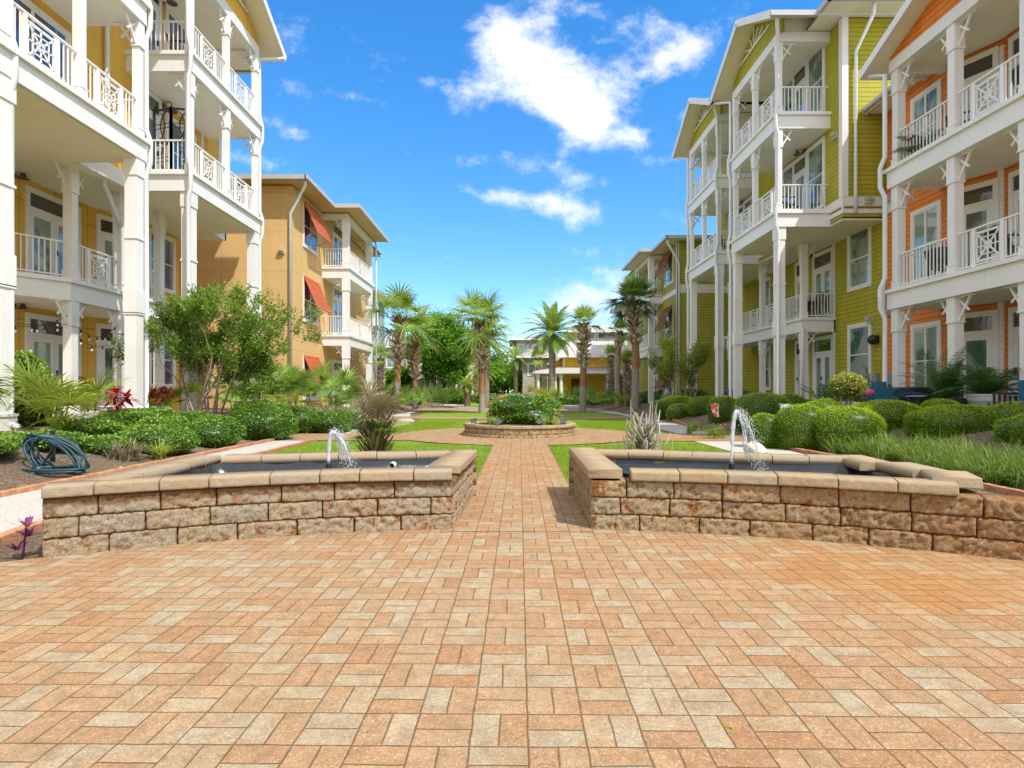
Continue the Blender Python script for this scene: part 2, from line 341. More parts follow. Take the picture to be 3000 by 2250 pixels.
    fg=ramp(nt,noise_n(nt,co,95,5,.8),[(.30,(.50,)*3),(.46,(.95,)*3),(.70,(1.30,)*3)]); base=mixc(nt,1,base,fg,'MULTIPLY')
    mg=ramp(nt,noise_n(nt,co,17,5,.7),[(.32,(.78,)*3),(.55,(1.0,)*3),(.75,(1.08,)*3)]); base=mixc(nt,1,base,mg,'MULTIPLY')
    # stains: soft dirt, and rust from the well water, strongest by the right fountain
    s3=N(nt,'ShaderNodeSeparateXYZ'); nt.links.new(co,s3.inputs[0])
    def gau(x0,y0,sx,sy,k):
        dx=math_n(nt,'DIVIDE',math_n(nt,'SUBTRACT',s3.outputs[0],x0),sx); dy=math_n(nt,'DIVIDE',math_n(nt,'SUBTRACT',s3.outputs[1],y0),sy)
        return math_n(nt,'MULTIPLY',math_n(nt,'EXPONENT',math_n(nt,'MULTIPLY',math_n(nt,'ADD',math_n(nt,'MULTIPLY',dx,dx),math_n(nt,'MULTIPLY',dy,dy)),-1)),k)
    g=math_n(nt,'ADD',gau(2.5,3.9,1.0,.75,1.0),gau(4.2,14.6,1.8,1.2,.8)); g=math_n(nt,'ADD',g,gau(.1,9.5,1.2,4.0,.45)); g=math_n(nt,'ADD',g,gau(-3.2,3.0,1.0,.8,.25)); g=math_n(nt,'ADD',g,gau(0,20,30,9,.35))
    rn=ramp(nt,noise_n(nt,co,1.6,6,.65),[(.3,(.25,)*3),(.65,(1,1,1))])
    g=math_n(nt,'MINIMUM',math_n(nt,'MULTIPLY',g,rn),.85)
    base=mixc(nt,g,base,mixc(nt,.75,base,(1.0,.66,.28),'MULTIPLY'))
    base=mixc(nt,math_n(nt,'MULTIPLY',g,.35),base,(.56,.27,.055))
    dirt=ramp(nt,noise_n(nt,co,3.2,7,.7),[(.45,(0,0,0)),(.8,(.6,)*3)])
    base=mixc(nt,dirt,base,(.33,.24,.16))
    # brown dust beside the joints
    base=mixc(nt,joint.outputs[0],base,mixc(nt,noise_n(nt,co,14,4),(.06,.04,.022),(.34,.21,.11)))
    base=mixc(nt,1,base,(.80,.785,.70),'MULTIPLY')
    nt.links.new(base,b.inputs['Base Color']); b.inputs['Roughness'].default_value=.85; b.inputs['Specular IOR Level'].default_value=.2
    edge=N(nt,'ShaderNodeMapRange',interpolation_type='SMOOTHSTEP'); nt.links.new(e,edge.inputs[0]); edge.inputs[1].default_value=0; edge.inputs[2].default_value=.007
    h=math_n(nt,'ADD',edge.outputs[0],math_n(nt,'MULTIPLY',noise_n(nt,co,160,4,.7),.35)); h=math_n(nt,'ADD',h,math_n(nt,'MULTIPLY',sc.outputs[0],.5))
    bump(nt,b,h,.85,.006); return m
PAV=paver_mat()
def polar(cx,cy,r,a0,a1,n): return [(cx+r*math.cos(a0+(a1-a0)*i/n),cy+r*math.sin(a0+(a1-a0)*i/n)) for i in range(n+1)]
def sheet(name,poly,z,m,kind='structure'):
    o=MB(); o.add([(x,y,z) for x,y in poly],[tuple(range(len(poly)))]); return tag(o.build(name,m),kind=kind)
PC=(.06,-1.76); PR=7.02
sheet('plaza',polar(*PC,PR,0,2*PI,96)[:-1],.016,PAV)
def strip(name,pts,wd,z,m,follow=False):
    V=[];k=len(pts)
    for i,p in enumerate(pts):
        a=pts[max(i-1,0)];b_=pts[min(i+1,k-1)];d=Vector((b_[0]-a[0],b_[1]-a[1]));d.normalize();w=wd[i] if isinstance(wd,(list,tuple)) else wd
        for s_ in (-1,1): 
            x=p[0]+s_*d.y*w/2;y=p[1]-s_*d.x*w/2; V.append((x,y,z+(gz(x,y) if follow else 0)))
    Fs=[(2*i,2*i+1,2*i+3,2*i+2) for i in range(k-1)]
    o=MB();o.add(V,Fs); return tag(o.build(name,m),kind='structure')
strip('path',[(joint_x(5.1),5.1),(joint_x(15),15)],1.24,.0205,PAV)
RC=(.22,16.8)
o=MB();n=96;vo_=polar(*RC,3.45,0,2*PI,n)[:-1];vi=polar(*RC,1.2,0,2*PI,n)[:-1]
o.add([(x,y,.0165) for x,y in vo_+vi],[(i,(i+1)%n,n+(i+1)%n,n+i) for i in range(n)]);tag(o.build('circle_path',PAV),kind='structure')
strip('path',[(-8.0,16.0),(8.2,15.75)],[2.3,2.6],.012,PAV)
AC=(.4,42.5)
o=MB();a0,a1=math.radians(200),math.radians(340);n=60
vo_=polar(*AC,16.6,a0,a1,n);vi=polar(*AC,14.7,a0,a1,n);o.add([(x,y,.012) for x,y in vo_+vi],[(i,i+1,n+2+i,n+1+i) for i in range(n)]);tag(o.build('path',PAV),kind='structure')
sheet('path',[(-7,36),(-2,35),(2.4,35.2),(7.5,36.5),(7.5,43),(1,44),(-7,43)],.0085,PAV)
strip('path',[(.45,20.2),(.55,26.5),(.7,36)],1.25,.009,PAV)
strip('path',[(.8,43),(1.2,60),(2.5,75)],1.6,.009,PAV)
def gravel_mat():
    m,nt,b,_=newmat('white_shell_gravel'); co=geo_pos(nt)
    vo=N(nt,'ShaderNodeTexVoronoi'); vo.inputs['Scale'].default_value=60; nt.links.new(co,vo.inputs['Vector'])
    c=ramp(nt,vo.outputs['Distance'],[(0,(.62,.59,.54)),(.5,(.56,.53,.48)),(.9,(.30,.27,.24))])
    c=mixc(nt,ramp(nt,noise_n(nt,co,16,6,.75),[(.56,(0,0,0)),(.66,(1,1,1))]),c,(.30,.24,.18))
    c=mixc(nt,ramp(nt,noise_n(nt,co,1.0,4),[(.45,(0,0,0)),(.8,(.4,)*3)]),c,(.5,.45,.38))
    nt.links.new(c,b.inputs['Base Color']); b.inputs['Roughness'].default_value=.9; bump(nt,b,vo.outputs['Distance'],.8,.012); return m
GRV=gravel_mat()
strip('gravel_path',[(-5.2,2.5),(-5.25,5),(-5.42,7),(-5.42,15)],[2.2,2.0,1.05,1.05],.004,GRV)
strip('gravel_path',[(-4.9,17.2),(-4.75,19),(-4.3,21.5),(-4.4,24),(-5.4,28),(-6.3,33),(-6.2,38)],[1.2,1.0,.9,.9,1.1,1.2,1.2],.0055,GRV)
strip('gravel_path',[(5.0,8.5),(5.1,11),(5.2,14.6)],[1.1,1.2,1.4],.0055,GRV)
strip('gravel_path',[(5.4,17),(5.35,19),(5.9,23),(6.3,27),(6.3,31),(5.6,36),(5.2,40)],[1.1,1.1,1.2,1.2,1.1,1.2,1.2],.0055,GRV)
strip('gravel_path',[(-3.2,44),(-4.5,50),(-7,58),(-10,66)],1.6,.0055,GRV)
strip('gravel_path',[(4.2,44),(5.5,52),(4.5,62)],1.6,.0055,GRV)
def lawn_mat():
    m,nt,b,_=newmat('lawn_turf'); co=geo_pos(nt)
    c=ramp(nt,noise_n(nt,co,45,5,.7),[(.3,(.09,.17,.010)),(.55,(.20,.32,.02)),(.75,(.38,.46,.07))])
    c=mixc(nt,ramp(nt,noise_n(nt,co,1.4,5),[(.42,(0,0,0)),(.7,(.7,)*3)]),c,(.30,.40,.06))
    nt.links.new(c,b.inputs['Base Color']); b.inputs['Roughness'].default_value=.85; b.inputs['Specular IOR Level'].default_value=.15; bump(nt,b,noise_n(nt,co,110,4,.8),1,.03); return m
LAWN=lawn_mat()
sheet('lawn',[(-4.86,6.0),(4.5,6.0),(4.5,15),(4.2,17.5),(4.6,20),(5.2,25),(5.5,30),(5.1,34.5),(-5.2,34.5),(-4.7,29),(-3.9,25),(-3.75,21),(-4.2,18.5),(-4.86,15)],-.003,LAWN)
sheet('lawn',[(-4,44.5),(4.5,44.5),(6,60),(5,80),(-9,80),(-5,60)],-.003,LAWN)
def in_paths(x,y):
    if math.hypot(x-PC[0],y-PC[1])<PR+.04: return True
    if y<15.3 and abs(x-joint_x(y))<.63: return True
    r=math.hypot(x-RC[0],y-RC[1])
    if r<3.47: return True
    if y<18 and abs(y-15.9)<1.32: return True
    r=math.hypot(x-AC[0],y-AC[1])
    if 14.65<r<16.65: return True
    if y>20 and abs(x-.5)<.68: return True
    return False
# brick edging kerbs (soldier course) along the beds
EDG=plain('brick_edging',(.50,.25,.14),.85,.35,9,.4,80,.15,dirt=.5)
def edging(label,pts,w=.10,h=.065,follow=True):
    t=MB(); L=0
    for i in range(len(pts)-1):
        a=Vector(pts[i]);b_=Vector(pts[i+1]);n=max(1,int((b_-a).length/.2))
        for j in range(n):
            p=a+(b_-a)*(j/n);q=a+(b_-a)*((j+.96)/n);z=gz(*p)+random.uniform(-.006,.006)
            t.beam((p.x,p.y,z+h/2-.02),(q.x,q.y,gz(*q)+h/2-.02+random.uniform(-.004,.004)),h+.04,w)
    o=t.build('brick_edging',EDG,bevel=.006); return tag(o,label,'edging','brick edging kerbs beside the gravel walks')
edging('brick kerb between the left gravel walk and the hose bed',[(-5.98,3),(-5.98,14.7)])
edging('short brick kerb between the left gravel walk and the lawn',[(-4.88,7),(-4.88,14.6)])
edging('curved brick kerb round the corner of mulch left of the left fountain',[(-3.9,4.35),(-4.15,4.7),(-4.25,5.2),(-4.1,6.6)])
edging('brick kerb along the grass border on the right side',[(6.05,4.5),(6.0,10.5),(5.8,13.5),(5.9,14.3)])
edging('curved brick kerb round the flag bed on the far right',[(6.0,17.3),(5.95,19),(6.5,23),(6.9,27),(6.9,31)])
# lawn grass blades near the fountains
def grass_field(name,label,regions,n,h,w,m):
    P=[]
    while len(P)<n:
        rx0,rx1,ry0,ry1=regions[len(P)%len(regions)]
        x=random.uniform(rx0,rx1);y=random.uniform(ry0,ry1)
        if in_paths(x,y): continue
        P.append((x,y))
    P=np.array(P);k=len(P);a=RNG.uniform(0,2*PI,k);hh=h*RNG.uniform(.5,1.2,k);lean=RNG.uniform(.1,.6,k)*hh;b_=RNG.uniform(0,2*PI,k)
    V=np.zeros((k,3,3));V[:,0]=np.c_[P[:,0]-np.cos(a)*w/2,P[:,1]-np.sin(a)*w/2,np.zeros(k)-.003];V[:,1]=np.c_[P[:,0]+np.cos(a)*w/2,P[:,1]+np.sin(a)*w/2,np.zeros(k)-.003]
    V[:,2]=np.c_[P[:,0]+np.cos(b_)*lean,P[:,1]+np.sin(b_)*lean,hh]
    t=np.repeat(np.clip(RNG.normal(.55,.22,k),0,1),3)
    return tag(np_mesh(name,V.reshape(-1,3),np.arange(3*k).reshape(-1,3),m,tint=t),label,'grass',kind='stuff')
grassM=leafmat('grass_blade',(.10,.19,.010),(.24,.38,.02),(.50,.58,.10),.35,.5,.2)
grass_field('lawn_grass','short bright green turf around the brick paths',[(-4.84,-.3,7.0,13.6),(.5,4.45,7.0,13.6),(-4.8,-2.2,17.1,24),(2.5,4.6,17.1,24),(-4,4.4,19.5,28)],90000,.045,.009,grassM)
# ------------------------------------------------------------------ building pieces
Z1,Z2,Z3,Z4=.70,4.02,7.34,10.66
def column(par,x,y,z0,z1,w,big=False,name='column'):
    t=MB(); h=w/2
    if big:
        t.box(x-h-.03,x+h+.03,y-h-.03,y+h+.03,z0,z0+.28); t.box(x-h-.05,x+h+.05,y-h-.05,y+h+.05,z0+.28,z0+.33)
        t.box(x-h,x+h,y-h,y+h,z0+.33,z1-.02); q=h+.022
        for zz in (Z2-.95,Z2-.15+1.0,z1-.42):
            t.box(x-q,x+q,y-q,y+q,zz,zz+.05)
        t.box(x-q,x+q,y-q,y+q,Z2-.92,Z2-.35); t.box(x-q,x+q,y-q,y+q,z1-.37,z1)
    else:
        q=h+.018
        t.box(x-q,x+q,y-q,y+q,z0,z0+.2); t.box(x-q-.012,x+q+.012,y-q-.012,y+q+.012,z0+.2,z0+.225)
        t.box(x-h,x+h,y-h,y+h,z0+.225,z1-.62); t.box(x-q-.012,x+q+.012,y-q-.012,y+q+.012,z1-.62,z1-.59)
        t.box(x-q,x+q,y-q,y+q,z1-.59,z1)
    return t.build(name,white,par)
def bracket(par,x,y,z,d,w):
    """crossed sticks between a post and the beam above; d = unit 2D direction away from the post"""
    t=MB(); h=w/2+.01; P=lambda a,b:(x+d[0]*a,y+d[1]*a,z+b); sd_=(-d[1],d[0],0)
    t.beam(P(h,-.56),P(h+.34,-.03),.045,.045,sd_); t.beam(P(h+.02,-.10),P(h+.30,-.36),.04,.04,sd_)
    t.beam(P(h,-.02),P(h+.5,-.02),.035,.05,sd_)
    return t.build('bracket',white,par)
def railing(par,p0,p1,z,panels=(),h=.93,pw=.66,m=None):
    """metal railing from p0 to p1, panels = distances along it where a web panel is centred"""
    m=m or white; p0=Vector(p0);p1=Vector(p1);L=(p1-p0).length;d=(p1-p0)/L;n=(-d.y,d.x);t=MB();P3=(p0.x,p0.y,z)
    t.lbox(P3,d,n,0,L,h-.035,h,-.03,.03); t.lbox(P3,d,n,0,L,.07,.10,-.02,.02)
    spans=[(c-pw/2-.05,c+pw/2+.05) for c in panels]
    k=int(L/.115)
    for i in range(1,k):
        u_=L*i/k
        if any(a-.03<u_<b+.03 for a,b in spans): continue
        t.lbox(P3,d,n,u_-.011,u_+.011,.10,h-.035,-.011,.011)
    for a,b in spans:
        for u_ in (a,b): t.lbox(P3,d,n,u_-.045,u_+.045,.0,h-.035,-.025,.025)
    o=t.build('railing',m,par)
    for c in panels:
        q=MB(); zc=.47; r=.30; T=lambda a,b:(p0.x+d.x*(c+a),p0.y+d.y*(c+a),z+zc+b); N3=(n[0],n[1],0)
        B=lambda a0,b0,a1,b1,w=.022:q.beam(T(a0,b0),T(a1,b1),w,.02,N3)
        B(-pw/2,r+.03,pw/2,r+.03,.028);B(-pw/2,-r-.03,pw/2,-r-.03,.028)
        for s_,w in ((r,.02),(.19,.02),(.085,.018)):
            B(-s_,s_,s_,s_,w);B(-s_,-s_,s_,-s_,w);B(-s_,-s_,-s_,s_,w);B(s_,-s_,s_,s_,w)
        B(-r,-r,r,r,.032);B(-r,r,r,-r,.032);B(0,-r-.03,0,r+.03);B(-r-.03,0,r+.03,0)
        q.build('web_panel',m,o)
    return o
def deck(par,poly,z,name='balcony_deck',dep=.54,face=None):
    t=MB(); cx=sum(p[0] for p in poly)/len(poly); cy=sum(p[1] for p in poly)/len(poly)
    t.prism(poly,z-dep,z-.10)
    big=[]
    for x,y in poly: big.append((x+(.07 if x>cx else -.07),y+(.07 if y>cy else -.07)))
    t.prism(big,z-.10,z)
    return t.build(name,white,par)
def soffit(par,x0,x1,y0,y1,z): return MB().box(x0,x1,y0,y1,z,z+.012).build('soffit',cream,par)
def window(par,P,u,n,w,h,pane=None,mullions=1,trimw=.12,name='window',sashrail=True,fr=None):
    """P = lower middle of the glazed opening on the wall face"""
    fr=fr or trim; t=MB(); L=lambda *a:t.lbox(P,u,n,*a)
    L(-w/2-trimw,-w/2,-trimw,h+trimw,0,.045);L(w/2,w/2+trimw,-trimw,h+trimw,0,.045)
    L(-w/2,w/2,h,h+trimw,0,.045);L(-w/2-.02,w/2+.02,-trimw,0,0,.06)
    L(-w/2,-w/2+.04,0,h,0,.03);L(w/2-.04,w/2,0,h,0,.03);L(-w/2+.04,w/2-.04,h-.04,h,0,.03);L(-w/2+.04,w/2-.04,0,.045,0,.03)
    for i in range(1,mullions): 
        c=-w/2+w*i/mullions; L(c-.04,c+.04,.045,h-.04,0,.032)
    if sashrail: L(-w/2+.04,w/2-.04,h*.5-.02,h*.5+.02,0,.026)
    o=t.build(name,fr,par)
    MB().lbox(P,u,n,-w/2+.03,w/2-.03,.03,h-.03,.004,.015).build('pane',pane or paneM,o)
    return o
def door(par,P,u,n,w,leaves=1,transom=.36,h=2.0,pane=None):
    fr=trim;t=MB();H=h+.1+transom;L=lambda *a:t.lbox(P,u,n,*a)
    L(-w/2-.12,-w/2,0,H+.14,0,.05);L(w/2,w/2+.12,0,H+.14,0,.05);L(-w/2,w/2,H,H+.14,0,.05);L(-w/2,w/2,h,h+.1,0,.045)
    lw=w/leaves
    for i in range(leaves):
        a=-w/2+lw*i; b_=a+lw
        L(a+.005,a+.14,0,h,0,.03);L(b_-.14,b_-.005,0,h,0,.03);L(a+.14,b_-.14,h-.14,h,0,.03);L(a+.14,b_-.14,0,.26,0,.03)
    o=t.build('door',fr,par)
    for i in range(leaves):
        a=-w/2+lw*i; MB().lbox(P,u,n,a+.13,a+lw-.13,.25,h-.13,.004,.014).build('pane',pane or paneM,o)
    MB().lbox(P,u,n,-w/2+.01,w/2-.01,h+.1,H,.004,.02).build('transom_pane',paneD,o)
    a=(w/2-.08) if leaves==1 else .06
    MB().lbox(P,u,n,a-.02,a+.02,.98,1.12,.03,.07).build('handle',dark,o)
    return o
def downspout(par,x,y,zs,z0,zt,ox,oy,eave=None,r=.06,foot=True):
    """pipe that steps out round each deck level in zs"""
    pts=[]; 
    if eave: pts+= [eave,(x,y,zt)]
    else: pts.append((x,y,zt))
    for z in sorted(zs,reverse=True):
        pts+=[(x,y,z+.32),(x+ox,y+oy,z+.02),(x+ox,y+oy,z-.5),(x,y,z-.78)]
    pts.append((x,y,z0+.15))
    if foot: pts.append((x-(.2 if x>0 else -.2),y-.05,z0+.04))
    return MB().tube(pts,r,10).build('downspout',pipe,par,smooth=True)
def lantern(par,x,y,z,n):
    t=MB(); t.box(x-.06,x+.06,y-.06,y+.06,z-.1,z+.1); pts=[(x,y,z+.05)]
    for i in range(7): a=i/6*PI; pts.append((x+n[0]*(.14-.12*math.cos(a)),y+n[1]*(.14-.12*math.cos(a)),z+.05+.13*math.sin(a)))
    t.tube(pts,.013,6); q=(x+n[0]*.27,y+n[1]*.27,z-.12); t.lathe(q,[(.03,.16),(.05,.12),(.09,.02),(.155,0),(.0,.02)],14)
    return t.build('wall_lamp',plain('bronze',(.10,.07,.05),.4,.2,5,0,10,.5),par)
def vent(par,P,n,u): 
    t=MB(); t.lbox(P,u,n,-.13,.13,-.1,.1,0,.03); t.lbox(P,u,n,-.11,.11,.0,.1,.03,.16); t.lbox(P,u,n,-.11,.11,-.09,.0,.03,.1)
    return t.build('vent',plain('vent_metal',(.5,.48,.44),.5,.2,9,.1,50,.4),par)
def gable(par,s,xf,xw,y0,y1,ze,rise,wallm,over=.85,front=.55):
    """roof with its gable turned to the garden; s = side sign, xf = facade distance"""
    ym=(y0+y1)/2; xo=s*(xf-front); xi=s*(xw+2.5); a=y0-over; b=y1+over; t=MB(); th=.14
    for ya,yb in ((a,ym),(b,ym)):
        t.add([(xo,ya,ze),(xi,ya,ze),(xi,yb,ze+rise),(xo,yb,ze+rise),(xo,ya,ze+th),(xi,ya,ze+th),(xi,yb,ze+rise+th),(xo,yb,ze+rise+th)],
              [(0,1,2,3),(7,6,5,4),(0,4,5,1),(1,5,6,2),(2,6,7,3),(3,7,4,0)])
    r=t.build('roof',roofm,par)
    f=MB()
    for ya in (a,b):
        f.beam((xo-s*.02,ya,ze+.04),(xo-s*.02,ym,ze+rise+.04),.24,.04,(1,0,0))
        f.box(xo,xi,ya-.06,ya+.06,ze-.03,ze+.13)
    f.build('fascia',trim,r)
    q=MB()
    for ya in (a,b):
        q.add([(xo,ya,ze-.01),(xi,ya,ze-.01),(xi,ym,ze+rise-.01),(xo,ym,ze+rise-.01)],[(0,1,2,3)])
    q.build('soffit',cream,par)
    w=MB(); xg=s*(xf+.12); k=(y1-y0)/2/(ym-a)
    zr=lambda y: ze+rise*(1-abs(y-ym)/(ym-a))-.03
    w.add([(xg,y0-.1,ze-.06),(xg,y1+.1,ze-.06),(xg,y1+.1,zr(y1+.1)),(xg,ym,zr(ym)),(xg,y0-.1,zr(y0-.1)),
           (xg+s*.1,y0-.1,ze-.06),(xg+s*.1,y1+.1,ze-.06),(xg+s*.1,y1+.1,zr(y1+.1)),(xg+s*.1,ym,zr(ym)),(xg+s*.1,y0-.1,zr(y0-.1))],[(0,1,2,3,4),(9,8,7,6,5),(0,5,6,1),(4,9,5,0),(1,6,7,2)])
    w.build('gable_wall',wallm,par)
    d=MB(); xd=xg-s*.04; z_=ze+rise*.45; hw=(1-.45)*(ym-a)*.82
    d.beam((xd,ym-hw,z_),(xd,ym+hw,z_),.07,.05,(1,0,0))
    for e in (-.62,-.3,0,.3,.62): d.beam((xd,ym+e*hw*.2,z_),(xd,ym+e*hw,z_+(ze+rise-.1-z_)*(1-abs(e))),.05,.04,(1,0,0))
    d.build('gable_truss',trim,par)
    return r
def tower(par,s,xf,xw,y0,y1,wallm,med=(True,True),topfloor=True):
    """stack of two balconies on tall posts with a gable above"""
    X=lambda a:s*a; ym=(y0+y1)/2; w=.17; xc=xf+.13; nrm=(-s,0)
    for z in (Z3,Z4):
        deck(par,[(X(xf),y0),(X(xw+.02),y0),(X(xw+.02),y1),(X(xf),y1)],z)
        ys=[y0+.14,ym,y1-.14]
        for y in ys:
            column(par,X(xc),y,z,(Z4-.54 if z==Z3 else 13.05),w)
        zt=(Z4-.54 if z==Z3 else 13.05)
        for i,y in enumerate(ys):
            if i<2: bracket(par,X(xc),y,zt,(0,1),w)
            if i>0: bracket(par,X(xc),y,zt,(0,-1),w)
        bracket(par,X(xc),ys[0],zt,(s,0),w); bracket(par,X(xc),ys[2],zt,(s,0),w)
        a,b_,c=ys
        railing(par,(X(xc),a+w/2),(X(xc),b_-w/2),z,[(b_-a)/2-.13]); railing(par,(X(xc),b_+w/2),(X(xc),c-w/2),z,[(c-b_)/2-.13])
        railing(par,(X(xc+w/2),a),(X(xw),a),z); railing(par,(X(xc+w/2),c),(X(xw),c),z)
    t=MB(); t.box(X(xf+.04),X(xf+.32),y0,y1,13.05,13.38); t.box(X(xf+.32),X(xw),y0,y0+.3,13.05,13.38); t.box(X(xf+.32),X(xw),y1-.3,y1,13.05,13.38); t.build('beam',trim,par)
    soffit(par,X(xf+.32),X(xw),y0+.3,y1-.3,13.16)
    for y in (y0+.2,y1-.2): column(par,X(xf+.18),y,gz(xf,y)-.05,Z3-.54,.28,True,'tall_column')
    for y in (y0+.12,y1-.12): MB().box(X(xf+.15),X(xw),y-.04,y+.04,13.38,13.87).build('beam_panel',cream,par)
    gable(par,s,xf,xw,y0,y1,13.4,1.5,wallm)
up=(0,1)
# ------------------------------------------------------------------ ochre building, left
LB=thing('apartment_building','ochre yellow four storey apartment building with white stacked balconies, on the left','building',(-13,13,0))
nL=(1,0); uL=(0,1)
MB().box(-22,-10.7,2,21.5,6.84,13.3).build('wall',yellow,LB)
MB().prism([(-22,2),(-12.7,2),(-12.7,17.5),(-12.0,19.3),(-12.0,21.2),(-22,21.2)],.3,6.84).build('wall',yellow,LB)
MB().prism([(-12.7,9.5),(-10.9,9.5),(-10.75,14.4),(-10.75,18.6),(-12.0,20.6),(-12.7,20.6)],.2,Z1).build('porch_floor',plain('porch_concrete',(.62,.60,.55),.8,.1,2,.2,40,.2),LB)
tower(LB,-1,8.88,10.7,16.3,20.75,yellow); tower(LB,-1,8.88,10.7,10.2,14.3,yellow)
t=MB(); t.box(-12.68,-8.95,10.25,14.2,6.775,6.79); t.box(-12.65,-8.95,16.35,20.3,6.775,6.79); t.box(-12.68,-10.6,14.2,16.35,6.775,6.79); t.box(-12.65,-10.55,20.3,21.6,6.775,6.79); t.build('soffit',cream,LB)
MB().box(-10.62,-10.5,14.3,21.6,6.78,7.2).box(-10.72,-10.5,21.5,21.62,6.78,7.2).build('band',trim,LB)
# deck 2
dk=[(-12.7,12.05),(-10.88,14.5),(-10.88,18.5),(-12.0,20.6),(-12.7,20.6)]
t=MB(); t.prism([(x,y) for x,y in dk],Z2-.54,Z2-.1); t.prism([(-12.7,11.93),(-10.8,14.47),(-10.8,18.53),(-12.0,20.7),(-12.7,20.7)],Z2-.1,Z2); t.build('balcony_deck',white,LB)
MB().prism([(-12.7,12.1),(-10.95,14.5),(-10.95,18.4),(-12.05,20.5),(-12.7,20.5)],Z2-.55,Z2-.542).build('soffit',cream,LB)
for x,y in ((-11.02,14.68),(-11.02,16.5),(-11.02,18.36)):
    for z0,z1 in ((Z1,Z2-.54),(Z2,Z3-.54)):
        column(LB,x,y,z0,z1,.22); bracket(LB,x,y,z1,(0,1),.22); bracket(LB,x,y,z1,(0,-1),.22)
railing(LB,(-12.6,12.3),(-11.1,14.5),Z2); railing(LB,(-11.0,14.83),(-11.0,16.36),Z2,[.82]); railing(LB,(-11.0,16.65),(-11.0,18.2),Z2); railing(LB,(-11.1,18.5),(-12.1,20.3),Z2)
for z,pn in ((Z2,paneM),(Z1,paneM)):
    door(LB,(-12.7,16.3,z),uL,nL,1.7,2,.36)
    d=Vector((.7,1.8)).normalized(); door(LB,(-12.7+d.x*.85,17.5+d.y*.85,z),(d.x,d.y),(d.y,-d.x),.85,1,.36)
    window(LB,(-12.0,20.15,z+.75),uL,nL,1.3,1.75,paneB,2)
    lantern(LB,-12.7,14.95,z+2.75,nL); window(LB,(-12.7,13.4,z+.7),uL,nL,1.5,1.9,paneB,2)
for z in (Z3,Z4):
    window(LB,(-10.7,13.1,z+.22),uL,nL,2.0,2.2,paneB,2); door(LB,(-10.7,17.3,z),uL,nL,.95,1,.42,2.1,paneB); window(LB,(-10.7,19.0,z+.5),uL,nL,1.5,1.9,paneB,2)
    lantern(LB,-10.7,18.05,z+2.6,nL)
MB().beam((-10.68,20.6,9),(-10.68,20.9,9),.01,.01).box(-10.72,-10.66,20.2,20.36,7.3,13.2).box(-10.74,-10.64,21.38,21.54,7.2,13.3).build('corner_board',trim,LB)
t=MB(); t.add([(-23,1,13.3),(-9.6,1,13.3),(-9.6,22.1,13.3),(-23,22.1,13.3),(-17,8,16),(-15,8,16),(-15,17,16),(-17,17,16)],[(3,2,1,0),(0,1,5,4),(1,2,6,5),(2,3,7,6),(3,0,4,7),(4,5,6,7)]); r=t.build('roof',roofm,LB)
MB().box(-9.66,-9.52,1,22.2,13.22,13.38).box(-23,-9.66,22.08,22.2,13.22,13.38).build('gutter',gutter,r)
MB().box(-22.9,-9.7,1.1,22,13.26,13.285).build('soffit',cream,LB)
downspout(LB,-8.97,10.5,[Z3,Z4],.55,13.2,.09,0); downspout(LB,-8.97,14.42,[Z3,Z4],.55,13.1,.09,.02); downspout(LB,-8.90,16.16,[Z3,Z4],.55,13.1,.09,-.04)
downspout(LB,-8.97,20.9,[Z3,Z4],.55,13.05,.09,.02,eave=(-8.28,21.4,13.35))
MB().tube([(-10.6,15.4,13.2),(-10.6,15.4,7.0),(-10.75,15.5,6.7),(-10.85,16.1,6.1),(-10.85,16.3,5.8)],.06,10).build('downspout',pipe,LB,smooth=True)
MB().tube([(-10.72,16.9,3.5),(-10.2,16.9,3.35),(-9.2,16.7,2.9),(-9.05,16.5,2.7)],.05,10).build('downspout',pipe,LB,smooth=True)
# ------------------------------------------------------------------ olive building, right
RB=thing('apartment_building','olive green four storey apartment building with white balconies and two gables','building',(13,25,0))
nR=(-1,0); uR=(0,1)
MB().box(10.75,24,19.1,31,6.9,13.4).build('wall',green,RB)
MB().box(12.15,24,19.12,31,.3,6.9).build('wall',green,RB)
MB().box(10.85,12.2,22.1,30,.2,Z1).build('porch_floor',MATS['porch_concrete'],RB)
t=MB(); t.box(10.70,10.75,19.05,19.105,7.02,7.55).box(10.71,10.75,19.11,31,7.02,7.16).box(10.71,10.75,19.11,31,7.25,7.55).box(10.75,24,19.06,19.1,7.02,7.16).box(10.75,24,19.06,19.1,7.25,7.55)
t.box(10.69,10.89,19.04,19.1,7.55,13.4).box(10.69,10.75,19.103,19.24,7.55,13.4).box(12.10,12.15,19.1,19.2,.4,6.85).box(12.10,12.15,22.1,22.22,.7,6.85).box(12.10,12.15,26.4,26.52,.7,6.85)
t.box(10.72,12.2,19.1,31,6.84,6.86); t.build('trim_boards',trim,RB)
t=MB(); t.box(10.76,12.15,19.12,31,6.80,6.84); t.box(8.98,10.75,19.92,23.9,6.765,6.78); t.box(8.98,10.75,25.7,29.7,6.765,6.78); t.build('soffit',cream,RB)
tower(RB,1,8.93,10.75,19.85,23.95,green); tower(RB,1,8.93,10.75,25.65,29.75,green)
t=MB(); t.box(10.9,12.15,22.1,29.9,Z2-.54,Z2-.1).box(10.83,12.15,22.03,29.97,Z2-.1,Z2); t.build('balcony_deck',white,RB)
for y in (22.3,25.95,29.7):
    for z0,z1 in ((Z1,Z2-.54),(Z2,Z3-.54)):
        column(RB,11.05,y,z0,z1,.2); bracket(RB,11.05,y,z1,(0,1),.2)
        if y>23: bracket(RB,11.05,y,z1,(0,-1),.2)
        bracket(RB,11.05,y,z1,(1,0),.2)
